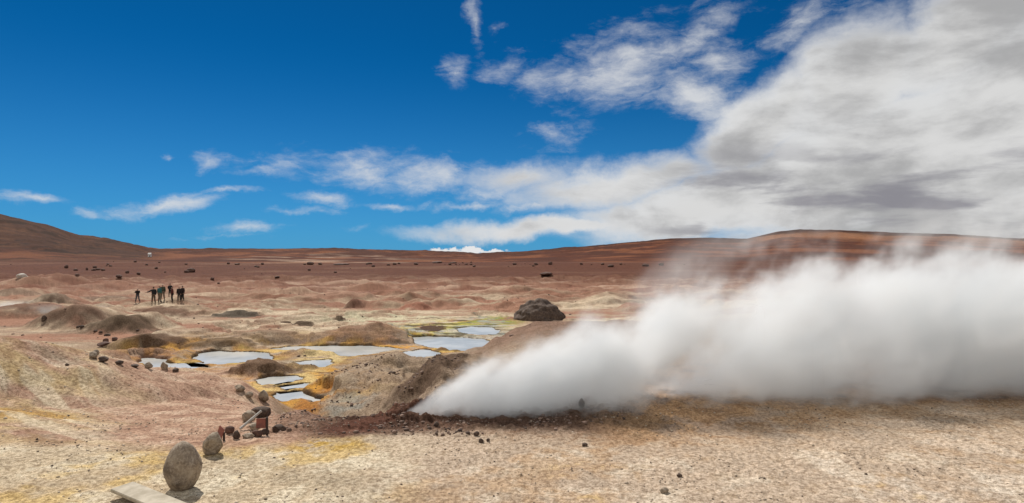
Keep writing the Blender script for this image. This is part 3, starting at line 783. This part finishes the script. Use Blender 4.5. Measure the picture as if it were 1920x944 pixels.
def grav_b(T, b):
    rn = T.node('ShaderNodeNewGeometry').outputs['Random Per Island']
    cc = T.mix(T.mr(rn, .0, .55, 0, 1, False), (.10, .07, .05), (.38, .30, .22)); cc = T.mix(T.mr(rn, .6, 1, 0, 1, False), cc, (.55, .47, .37))
    T.put(b.inputs['Base Color'], cc); b.inputs['Roughness'].default_value = .9
M_grav = mat('gravel', grav_b)
def gravd_b(T, b):
    rn = T.node('ShaderNodeNewGeometry').outputs['Random Per Island']
    T.put(b.inputs['Base Color'], T.mix(rn, (.06, .038, .028), (.30, .20, .15))); b.inputs['Roughness'].default_value = .9
M_gravd = mat('dark_gravel', gravd_b)
gravel(16000, 7, 13.2, -.86, .86, .004, .021, 1, 'gravel', 'pale and dark grit scattered over the foreground crust', M_grav)
gravel(6000, 11, 32, -.86, -.34, .006, .032, 2, 'gravel', 'grit scattered over the pinkish slope', M_grav)
gravel(5500, 9.6, 13.6, -.38, .22, .008, .045, 3, 'rubble', 'dark brown rubble on the scorched soil around the vent', M_gravd, lambda x_, y_, r: y_ > 10.1+.9*np.clip(x_, 0, 3)*.5)
gravel(2600, 17, 30, -.34, -.08, .02, .085, 4, 'rubble', 'clods sticking out of the big mud mound', M_gravd)
gravel(6000, 30, 120, -.86, .15, .02, .14, 5, 'rubble', 'small stones strewn over the basin floor', M_gravd, lambda x_, y_, r: r.rand(len(y_)) < .45)
# rocky cap on the right-hand ridge
p = at(1018, 600)
rock(1025, 602, 104, 40, 'dark domed rock outcrop crowning the ridge left of the steam', M_rockd, 52, sub=5, name='rock_outcrop', cat='outcrop', sink=.6, depth=.9, cuts=0, amp=.16, crag=True, dd=-1.3, p=p)
# dark boulders scattered on the far plain
prot = [rock_mesh(60+k, 2, cuts=4, amp=.25) for k in range(5)]
for q in prot:
    q.materials.append(M_rockr); q.polygons.foreach_set('use_smooth', np.zeros(len(q.polygons), bool))
rnd = random.Random(5)
spots = [(359, 511, 16, 8), (350, 512, 9, 5), (223, 523, 11, 6), (125, 503, 8, 6), (142, 508, 8, 4), (178, 503, 7, 4), (184, 507, 8, 4), (193, 508, 8, 4), (176, 508, 9, 4),
         (145, 518, 9, 4), (239, 513, 7, 5), (260, 516, 7, 4), (207, 500, 6, 3), (293, 505, 6, 4), (275, 498, 5, 3), (163, 507, 5, 5), (582, 493, 13, 6), (600, 493, 8, 4), (640, 493, 30, 3),
         (692, 496, 12, 4), (700, 501, 7, 4), (444, 487, 8, 3), (428, 496, 6, 4), (480, 501, 7, 3), (1024, 517, 24, 6), (1032, 491, 8, 6), (965, 488, 8, 4), (1090, 491, 6, 4), (1145, 501, 12, 5),
         (1210, 500, 14, 5), (1240, 498, 10, 5), (740, 493, 8, 4), (780, 494, 9, 4), (820, 494, 20, 4), (850, 494, 14, 3), (580, 508, 6, 4), (629, 512, 6, 3), (1005, 489, 8, 4), (520, 521, 10, 3),
         (398, 527, 7, 5), (410, 533, 5, 3), (1000, 500, 5, 3), (492, 495, 6, 4), (484, 502, 6, 3)]
for k in range(50):
    u = rnd.uniform(0, 560) if k % 4 == 0 else 560+740*rnd.random()**.8; v = rnd.choice([rnd.gauss(491, 2), rnd.uniform(488, 515)])
    if u > 560 and v > 505: v = rnd.gauss(494, 3)
    v = max(489, v)
    s_ = 1.6+3.6*rnd.random()**2.2
    spots.append((u, v, s_*1.3, s_*.7))
for k, (u, v, wp, hp) in enumerate(spots):
    p = at(u, v, 270)
    if p.y > 268: p = at(u, 497, 262)
    o = bpy.data.objects.new('rock', prot[k % 5]); col.objects.link(o)
    W = wp*p.y/F; H = hp*p.y/F
    o.location = (p.x, p.y, p.z-H*.12); o.scale = (W, W*.8, H*1.15); o.rotation_euler = (0, 0, rnd.uniform(-.5, .5))
    tag(o, 'small dark rock scattered on the far reddish brown plain', 'rock', 'dark rocks scattered on the far plain')

# ------------------------------------------------------------------ plank
M_wood = flat('weathered_wood', (.50, .44, .34), (.34, .29, .21), .85, 5)
bm = bmesh.new(); from_bm_box(bm, 1.9, .27, .045, bev=.006)
o = link('plank', bm_mesh('plank', bm), M_wood)
dx, dy = .82, -.50; ang = math.atan2(dy, dx)
A = Vector((-4.87, 7.62, 0)); Cn = A + Vector((dx, dy, 0)).normalized()*.95
o.location = (Cn.x, Cn.y, .085); o.rotation_euler = (R(2), R(1), ang)
tag(o, 'weathered pale wooden plank lying on the ground left of the big boulder', 'plank')

# ------------------------------------------------------------------ signs and pipe
M_rust = flat('rusty_red_paint', (.33, .105, .07), (.20, .075, .055), .8, 9)
M_post = flat('dark_stained_wood', (.07, .045, .035), None, .85, 9)
M_pipe = flat('grey_pipe', (.50, .47, .42), (.38, .34, .29), .6, 9)
def sign(u, v, wpx, hpx, rz, lean, roll, post, label):
    p = at(u, v); s_ = p.y/F
    root = empty('warning_sign', p, R(rz)); tag(root, label, 'sign', 'small red signs by the rock pile')
    W, H = wpx*s_, hpx*s_
    bm = bmesh.new(); from_bm_box(bm, W, .015, H, Matrix.Translation((0, 0, .0)), .003)
    b = link('board', bm_mesh('board', bm), M_rust, root)
    b.location = (0, -.004, post*s_ - H/2 - .01); b.rotation_euler = (R(lean), R(roll), 0)
    return root, W, H, s_
r1_, W, H, s_ = sign(498, 817, 17, 18, 6, -6, 0, 33, 'small rusty red sign board fixed to a dark upright post')
bm = bmesh.new(); from_bm_box(bm, .035, .035, 38*s_, Matrix.Translation((W/2+.02, 0, 15*s_)), .004)
link('post', bm_mesh('post', bm), M_post, r1_)
r1_.location.x -= W/2
r2_, W, H, s_ = sign(414, 828, 20, 19, -42, -14, 12, 27, 'small rusty red sign board leaning askew behind the tapering grey stone')
for sx_ in (-1, 1):
    bm = bmesh.new(); from_bm_box(bm, .03, .03, 20*s_, Matrix.Translation((sx_*W*.40, .022, 7*s_)), .003)
    link('post', bm_mesh('post', bm), M_post, r2_)
pa = at(450, 808); pb_ = at(463, 793)
a = Vector(pa); a.z += .03
b_dist = pa.y + .35
b = Vector(((490-U0)*b_dist/F, b_dist, ZC-(771-V0)*b_dist/F))
bm = bmesh.new()
ax = (b-a); L = ax.length
q = ax.to_track_quat('Z', 'Y').to_matrix().to_4x4()
bmesh.ops.create_cone(bm, segments=20, radius1=.024, radius2=.022, depth=L, cap_ends=True, matrix=Matrix.Translation(Vector((0, 0, 0))) @ q)
o = link('pipe', bm_mesh('pipe', bm), M_pipe, smooth=False); o.location = (a+b)/2
tag(o, 'pale grey straight pole lying slanted across the rock pile', 'pole')

# ------------------------------------------------------------------ white hut far away
M_white = flat('white_wall', (.78, .77, .74), (.70, .69, .66), .8, 2)
M_roof = flat('grey_roof', (.30, .30, .31), None, .6, 2)
M_dark = flat('dark_opening', (.03, .03, .03), None, .7, 2)
p = at(281, 482, 900)
k_ = p.y/F
root = empty('hut', p, R(10)); tag(root, 'tiny white hut at the foot of the far left hills', 'hut')
bm = bmesh.new(); from_bm_box(bm, 5*k_, 5*k_, 6*k_, Matrix.Translation((0, 0, 2.6*k_)), .02); link('wall', bm_mesh('wall', bm), M_white, root)
bm = bmesh.new()
vs_ = [bm.verts.new(q_) for q_ in [(-2.8*k_, -3*k_, 5.2*k_), (2.8*k_, -3*k_, 5.2*k_), (2.8*k_, 0, 7.6*k_), (-2.8*k_, 0, 7.6*k_), (-2.8*k_, 3*k_, 5.2*k_), (2.8*k_, 3*k_, 5.2*k_)]]
for f_ in [(0, 1, 2, 3), (3, 2, 5, 4), (0, 3, 4), (1, 5, 2), (0, 4, 5, 1)]: bm.faces.new([vs_[q_] for q_ in f_])
link('roof', bm_mesh('roof', bm), M_white, root)  # pitched white slope shaped to catch the sun, so the hut reads white
bm = bmesh.new(); from_bm_box(bm, 1.2*k_, .1, 2.6*k_, Matrix.Translation((.8*k_, -2.53*k_, 1.4*k_)), .01); link('door', bm_mesh('door', bm), M_dark, root)

# ------------------------------------------------------------------ people
def skin(name, verts, edges, radii, m, parent, rootv=0, sub=1):
    me = bpy.data.meshes.new(name); me.from_pydata(verts, edges, []); me.update()
    me.materials.append(m)
    o = bpy.data.objects.new(name, me); col.objects.link(o); o.parent = parent
    md = o.modifiers.new('Skin', 'SKIN'); md.use_smooth_shade = True
    if not me.skin_vertices: 
        bpy.context.view_layer.objects.active = o
    sk = me.skin_vertices[0].data if len(me.skin_vertices) else None
    for i_, r_ in enumerate(radii):
        rr_ = r_ if isinstance(r_, (tuple, list)) else (r_, r_)
        sk[i_].radius = rr_; sk[i_].use_root = (i_ == rootv)
    md2 = o.modifiers.new('Subsurf', 'SUBSURF'); md2.levels = sub; md2.render_levels = sub
    return o
M_skin = flat('skin', (.42, .25, .17), None, .6, 5)
M_hair = flat('hair', (.02, .015, .012), None, .7, 9)
cloth_mats = {}
def cloth(c):
    if c not in cloth_mats: cloth_mats[c] = flat('cloth', c, None, .9, 7)
    return cloth_mats[c]
def person(u, v, h, facing, label, jacket, trousers, pose='stand', hat=None, stride=.12):
    p = at(u, v)
    root = empty('person', p, R(facing)); tag(root, label, 'person', 'visitors on the pale crust')
    k = h/1.75
    def V_(x_, y_, z_): return (x_*k, y_*k, z_*k)
    # figure faces -Y in its own frame
    arms = {}
    if pose == 'photo': aL = [(.19, 0, 1.43), (.27, -.14, 1.22), (.10, -.30, 1.50)]; aR = [(-.19, 0, 1.43), (-.27, -.14, 1.22), (-.06, -.30, 1.50)]
    elif pose == 'point': aL = [(.19, 0, 1.43), (.25, .02, 1.16), (.22, -.10, .92)]; aR = [(-.19, 0, 1.43), (-.40, -.06, 1.26), (-.66, -.10, 1.20)]
    elif pose == 'hips': aL = [(.19, 0, 1.43), (.34, .06, 1.18), (.20, -.06, 1.0)]; aR = [(-.19, 0, 1.43), (-.34, .06, 1.18), (-.20, -.06, 1.0)]
    else: aL = [(.19, 0, 1.43), (.245, .02, 1.15), (.23, -.10, .90)]; aR = [(-.19, 0, 1.43), (-.245, .03, 1.15), (-.23, -.07, .90)]
    s_ = stride
    legs = {1: [(.09, 0, .93), (.10+s_*.3, -.05, .50), (.10+s_, 0, .09)], -1: [(-.09, 0, .93), (-.10-s_*.3, -.03, .50), (-.10-s_, .04, .09)]}
    vs = [V_(0, 0, .98), V_(0, 0, 1.18), V_(0, 0, 1.38), V_(0, 0, 1.50), V_(0, -.01, 1.57), V_(0, -.015, 1.66), V_(0, -.01, 1.72), V_(0, -.085, 1.625)]
    rs = [(.13, .10), (.13, .10), (.15, .10), .055, .075, .095, .06, .018]
    ed = [(0, 1), (1, 2), (2, 3), (3, 4), (4, 5), (5, 6), (4, 7)]
    for arm in (aL, aR):
        b0 = len(vs); vs += [V_(*q_) for q_ in arm]; rs += [.055, .042, .03]
        ed += [(2, b0), (b0, b0+1), (b0+1, b0+2)]
        d_ = Vector(arm[2])-Vector(arm[1]); d_.normalize()
        side = d_.cross(Vector((0, 1, 0))); side = side.normalized() if side.length > .1 else Vector((1, 0, 0))
        w0 = Vector(arm[2]); palm = w0 + d_*.07
        pi_ = len(vs); vs.append(V_(*palm)); rs.append((.036, .02)); ed.append((b0+2, pi_))
        for fk, off_ in enumerate((-.027, -.009, .009, .027)):
            f0 = len(vs); ln_ = (.065, .08, .075, .058)[fk]
            k1 = palm + side*off_ + d_*.03; k2 = k1 + d_*ln_*.6 + Vector((0, -.02, 0)); 
            vs += [V_(*k1), V_(*k2)]; rs += [.009, .008]; ed += [(pi_, f0), (f0, f0+1)]
        t0_ = len(vs); vs += [V_(*(w0 + d_*.03 - side*.04)), V_(*(w0 + d_*.07 - side*.055))]; rs += [.011, .009]; ed += [(b0+2, t0_), (t0_, t0_+1)]
    for sgn in (1, -1):
        b0 = len(vs); l_ = legs[sgn]; vs += [V_(*q_) for q_ in l_] + [V_(l_[2][0], -.12, .035)]
        rs += [.085, .058, .04, (.04, .03)]; ed += [(0, b0), (b0, b0+1), (b0+1, b0+2), (b0+2, b0+3)]
    body = skin_obj('body', vs, ed, [tuple(np.array(r_)*k) if isinstance(r_, tuple) else r_*k for r_ in rs], M_skin, root)
    # clothing follows the body
    vs = [V_(0, 0, .88), V_(0, 0, 1.15), V_(0, 0, 1.37), V_(0, 0, 1.49)]; rs = [(.215, .165), (.205, .16), (.215, .16), .08]; ed = [(0, 1), (1, 2), (2, 3)]
    for arm in (aL, aR):
        b0 = len(vs); w0 = Vector(arm[2])
        vs += [V_(*q_) for q_ in arm]; rs += [.092, .076, .060]; ed += [(2, b0), (b0, b0+1), (b0+1, b0+2)]
    skin_obj('jacket', vs, ed, [tuple(np.array(r_)*k) if isinstance(r_, tuple) else r_*k for r_ in rs], cloth(jacket), root)
    vs = [V_(0, 0, .96)]; rs = [(.15, .12)]; ed = []
    for sgn in (1, -1):
        b0 = len(vs); l_ = legs[sgn]; vs += [V_(*q_) for q_ in l_]; rs += [.115, .09, .072]; ed += [(0, b0), (b0, b0+1), (b0+1, b0+2)]
    skin_obj('trousers', vs, ed, [tuple(np.array(r_)*k) if isinstance(r_, tuple) else r_*k for r_ in rs], cloth(trousers), root)
    for sgn in (1, -1):
        l_ = legs[sgn]; y0 = l_[2][1]
        skin_obj('shoe', [V_(l_[2][0], y0+.05, .05), V_(l_[2][0], -.07+y0, .045), V_(l_[2][0], -.15+y0, .035)], [(0, 1), (1, 2)], [.055*k, .05*k, .035*k], cloth((.03, .025, .02)), root)
    skin_obj('hat' if hat else 'hair', [V_(0, .02, 1.66), V_(0, .01, 1.73)] + ([V_(0, -.13, 1.70)] if hat else []), [(0, 1)] + ([(1, 2)] if hat else []),
             [.105*k, .09*k] + ([.04*k] if hat else []), cloth(hat) if hat else M_hair, root)
    return root
_tmp = {}
def skin_obj(name, verts, edges, radii, m, parent):
    """a skinned chain: one smooth surface grown round the skeleton edges"""
    bm = bmesh.new(); lay = bm.verts.layers.skin.verify()
    bv = []
    for q_, r_ in zip(verts, radii):
        v_ = bm.verts.new(q_); v_[lay].radius = r_ if isinstance(r_, tuple) else (r_, r_); bv.append(v_)
    bv[0][lay].use_root = True
    for a_, b__ in edges: bm.edges.new((bv[a_], bv[b__]))
    me = bpy.data.meshes.new(name); bm.to_mesh(me); bm.free(); me.materials.append(m)
    o = bpy.data.objects.new(name, me); col.objects.link(o); o.parent = parent
    md = o.modifiers.new('Skin', 'SKIN'); md.use_smooth_shade = True
    md2 = o.modifiers.new('Subdivision', 'SUBSURF'); md2.levels = 1; md2.render_levels = 1
    return o
BLK = (.015, .014, .016)
person(258, 568, 1.78, 20, 'person in black jacket and grey trousers standing apart at left, hands raised to face', BLK, (.10, .10, .11), 'photo', None, .16)
person(288, 571, 1.80, 10, 'person in black jacket and brown trousers stretching one arm out to the left', BLK, (.13, .09, .06), 'point', BLK, .07)
person(299, 568, 1.74, 160, 'person in teal jacket and khaki trousers beside the one stretching an arm', (.03, .14, .14), (.22, .18, .13), 'stand', None, .07)
person(305, 564, 1.70, 30, 'person in olive green jacket standing right behind the teal jacket', (.07, .08, .05), (.25, .19, .14), 'stand', None, .08)
person(319, 556, 1.85, 0, 'person in black jacket standing higher up behind the dark red jacket', BLK, BLK, 'hips', BLK, .08)
person(323, 567, 1.68, -60, 'person in dark red jacket and black trousers, below the raised black figure', (.11, .025, .02), BLK, 'stand', None, .06)
person(336, 567, 1.62, 10, 'person in black, left one of the close pair at the right', (.02, .012, .012), BLK, 'stand', None, .05)
person(342.5, 567, 1.60, -20, 'person in black, right one of the close pair at the right', (.03, .015, .015), (.02, .02, .022), 'stand', BLK, .08)

# ------------------------------------------------------------------ steam
def steam(name, label, lo, hi, res, build, dens, aniso=.1, color=(.952, .968, .975)):
    gt = bpy.data.node_groups.new(name, 'GeometryNodeTree')
    gt.interface.new_socket('Geometry', in_out='OUTPUT', socket_type='NodeSocketGeometry')
    gt.interface.new_socket('Geometry', in_out='INPUT', socket_type='NodeSocketGeometry')
    G = NT(gt)
    gi = G.node('NodeGroupInput'); go = G.node('NodeGroupOutput')
    vcn = G.node('GeometryNodeVolumeCube')
    vcn.inputs['Min'].default_value = lo; vcn.inputs['Max'].default_value = hi
    for i_, n_ in enumerate(('Resolution X', 'Resolution Y', 'Resolution Z')): vcn.inputs[n_].default_value = res[i_]
    pos = G.node('GeometryNodeInputPosition').outputs[0]
    G.put(vcn.inputs['Density'], build(G, pos))
    sm = G.node('GeometryNodeSetMaterial')
    m = bpy.data.materials.new(name+'_mat'); m.use_nodes = True
    T = NT(m.node_tree); T.n.clear()
    pv = T.node('ShaderNodeVolumePrincipled'); o_ = T.node('ShaderNodeOutputMaterial'); T.link(pv.outputs[0], o_.inputs['Volume'])
    pv.inputs['Color'].default_value = (*color, 1); pv.inputs['Density'].default_value = dens; pv.inputs['Anisotropy'].default_value = aniso
    sm.inputs['Material'].default_value = m
    G.link(vcn.outputs[0], sm.inputs[0]); G.link(sm.outputs[0], go.inputs[0])
    me = bpy.data.meshes.new(name); me.from_pydata([lo, hi], [], []); me.materials.append(m)
    o = bpy.data.objects.new(name, me); col.objects.link(o)
    md = o.modifiers.new('Steam', 'NODES'); md.node_group = gt
    o['kind'] = 'stuff'; o['label'] = label; o['category'] = 'steam'
    return o
VX, VY = -2.0, 11.35
def main_plume(G, pos):
    s3 = G.node('ShaderNodeSeparateXYZ'); G.link(pos, s3.inputs[0]); x_, y_, z_ = s3.outputs
    s_ = G.math('SUBTRACT', x_, VX)
    def curve(pts):
        n = G.node('ShaderNodeFloatCurve')
        G.put(n.inputs['Value'], G.math('DIVIDE', s_, 16.0, clamp=True))
        cv = n.mapping.curves[0]
        top = max(b for a, b in pts)
        while len(cv.points) < len(pts): cv.points.new(.5, .5)
        for q_, (a_, b_) in zip(cv.points, pts): q_.location = (a_/16.0, b_/top); q_.handle_type = 'VECTOR'
        n.mapping.use_clip = False
        n.mapping.update()
        return G.math('MULTIPLY', n.outputs[0], top)
    ztop = curve([(0, .04), (.35, .30), (.8, .62), (1.4, .98), (2.4, 1.42), (3.3, 1.95), (4.2, 1.70), (5.2, 2.3), (6.5, 2.75), (7.5, 3.1), (9, 3.25), (12, 3.2), (16, 3.4)])
    yw = curve([(0, .05), (.5, .14), (1.4, .36), (3, .75), (5, 1.1), (8, 1.5), (12, 1.8), (16, 2.0)])
    yc = curve([(0, VY), (2, VY+.25), (5, VY+1.3), (8, VY+2.2), (11, VY+2.6), (16, VY+3.0)])
    zc = G.math('MULTIPLY', ztop, .42)
    zw = G.math('MULTIPLY', ztop, .62)
    dy_ = G.math('DIVIDE', G.math('SUBTRACT', y_, yc), yw)
    dz_ = G.math('DIVIDE', G.math('SUBTRACT', z_, zc), zw)
    dzp = G.math('MULTIPLY', dz_, G.mr(dz_, -.2, .2, .8, 1.0))
    rho = G.math('ADD', G.math('MULTIPLY', dy_, dy_), G.math('MULTIPLY', dzp, dzp))
    # rising, wind-sheared puffs
    sh = G.node('ShaderNodeCombineXYZ')
    G.put(sh.inputs[0], G.math('MULTIPLY', G.math('SUBTRACT', x_, G.math('MULTIPLY', z_, .35)), .85)); G.put(sh.inputs[1], y_); G.put(sh.inputs[2], G.math('MULTIPLY', z_, .8))
    na = G.noise(sh.outputs[0], .62, 4, .5, .6)
    nb_ = G.noise(sh.outputs[0], 2.0, 6, .62, .35)
    n9 = G.noise(sh.outputs[0], 6.0, 3, .6, .3)
    nn = G.math('ADD', G.math('ADD', G.math('MULTIPLY', na, .50), G.math('MULTIPLY', nb_, .38)), G.math('MULTIPLY', n9, .12))
    amp = G.mr(s_, 0, 3.5, 1.6, 5.6, False)
    f = G.math('ADD', G.math('SUBTRACT', 1.34, rho), G.math('MULTIPLY', G.math('SUBTRACT', nn, .50), G.math('MULTIPLY', amp, 1.5)))
    st_ = G.node('ShaderNodeCombineXYZ')                      # streaks torn along the jet
    G.put(st_.inputs[0], G.math('MULTIPLY', G.math('ADD', G.math('MULTIPLY', x_, .88), G.math('MULTIPLY', z_, .47)), .55)); G.put(st_.inputs[1], y_)
    G.put(st_.inputs[2], G.math('SUBTRACT', G.math('MULTIPLY', z_, .88), G.math('MULTIPLY', x_, .47)))
    nj = G.noise(st_.outputs[0], 3.6, 5, .62, .5)
    f = G.math('ADD', f, G.math('MULTIPLY', G.math('SUBTRACT', nj, .5), G.mr(s_, .2, 5.0, 3.6, 1.2, False)))
    vz = G.math('DIVIDE', z_, G.math('MAXIMUM', ztop, .05))
    f = G.math('SUBTRACT', f, G.math('MULTIPLY', G.mr(vz, .65, 1.25), G.mr(s_, 3.0, 5.5, 0, 1.5)))
    d_ = G.mr(f, 0.0, 1.5, 0, 1)
    fall = G.mr(s_, 0, 6, 3.2, 1.0, False)
    vz = G.math('DIVIDE', z_, G.math('MAXIMUM', ztop, .05))
    thin = G.mr(vz, 1.25, .40, .30, 1.0)
    thin = G.math('MAXIMUM', thin, G.mr(s_, 3.5, 1.0, 0, 1))
    # torn veil rising above the body
    vn = G.math('ADD', G.math('MULTIPLY', na, .55), G.math('MULTIPLY', nb_, .45))
    veil = G.math('MULTIPLY', G.mr(vn, .49, .66), G.math('MULTIPLY', G.mr(vz, 1.42, .90, 0, .34), G.mr(G.math('ABSOLUTE', dy_), 1.3, .5)))
    veil = G.math('MULTIPLY', veil, G.mr(s_, 2.6, 4.6, 0, 1))
    tot = G.math('ADD', G.math('MULTIPLY', G.math('MULTIPLY', d_, thin), fall), veil)
    return G.math('MAXIMUM', tot, 0.0)
steam('steam_plume', 'dense grey white steam jet blowing sideways from the vent across the right half', (-2.1, 10.6, -.7), (14.5, 16.8, 4.7), (380, 130, 125), main_plume, 1.9)
def puff(cx, cy, cz, L, h, wdt, lean):
    def f(G, pos):
        s3 = G.node('ShaderNodeSeparateXYZ'); G.link(pos, s3.inputs[0]); x_, y_, z_ = s3.outputs
        zz = G.math('DIVIDE', G.math('SUBTRACT', z_, cz), h)
        ax_ = G.math('ADD', G.math('MULTIPLY', zz, lean), cx)
        w_ = G.math('MULTIPLY_ADD', G.math('MAXIMUM', zz, 0.0), wdt, wdt*.35)
        dx_ = G.math('DIVIDE', G.math('SUBTRACT', x_, ax_), w_)
        dy_ = G.math('DIVIDE', G.math('SUBTRACT', y_, cy), w_)
        rho = G.math('ADD', G.math('MULTIPLY', dx_, dx_), G.math('MULTIPLY', dy_, dy_))
        n_ = G.noise(pos, .7, 4, .6, .4)
        ff = G.math('ADD', G.math('SUBTRACT', 1.0, rho), G.math('MULTIPLY', G.math('SUBTRACT', n_, .5), 2.6))
        return G.math('MULTIPLY', G.math('MULTIPLY', G.mr(ff, 0, 1.3, 0, 1), G.mr(zz, 1.0, .1, 0, 1)), G.mr(zz, -.3, 0, 0, 1))
    return f
for (u, v, h, lean, wd_, lab) in [(207, 601, 1.9, -1.6, 1.1, 'thin white wisp of steam rising left of the people'), (78, 592, 1.4, .6, 1.6, 'small pale puff of steam beside the upright dark stone'), (8, 580, 1.3, 1.0, 2.6, 'faint steam at the left edge of the basin')]:
    p = gp(u, v, -3.0)
    steam('steam_wisp', lab, (p[0]-6, p[1]-4, -3.6), (p[0]+6, p[1]+4, -3.1+h*1.3), (70, 50, 30), puff(p[0], p[1], -3.2, 4, h, wd_, lean), .6)
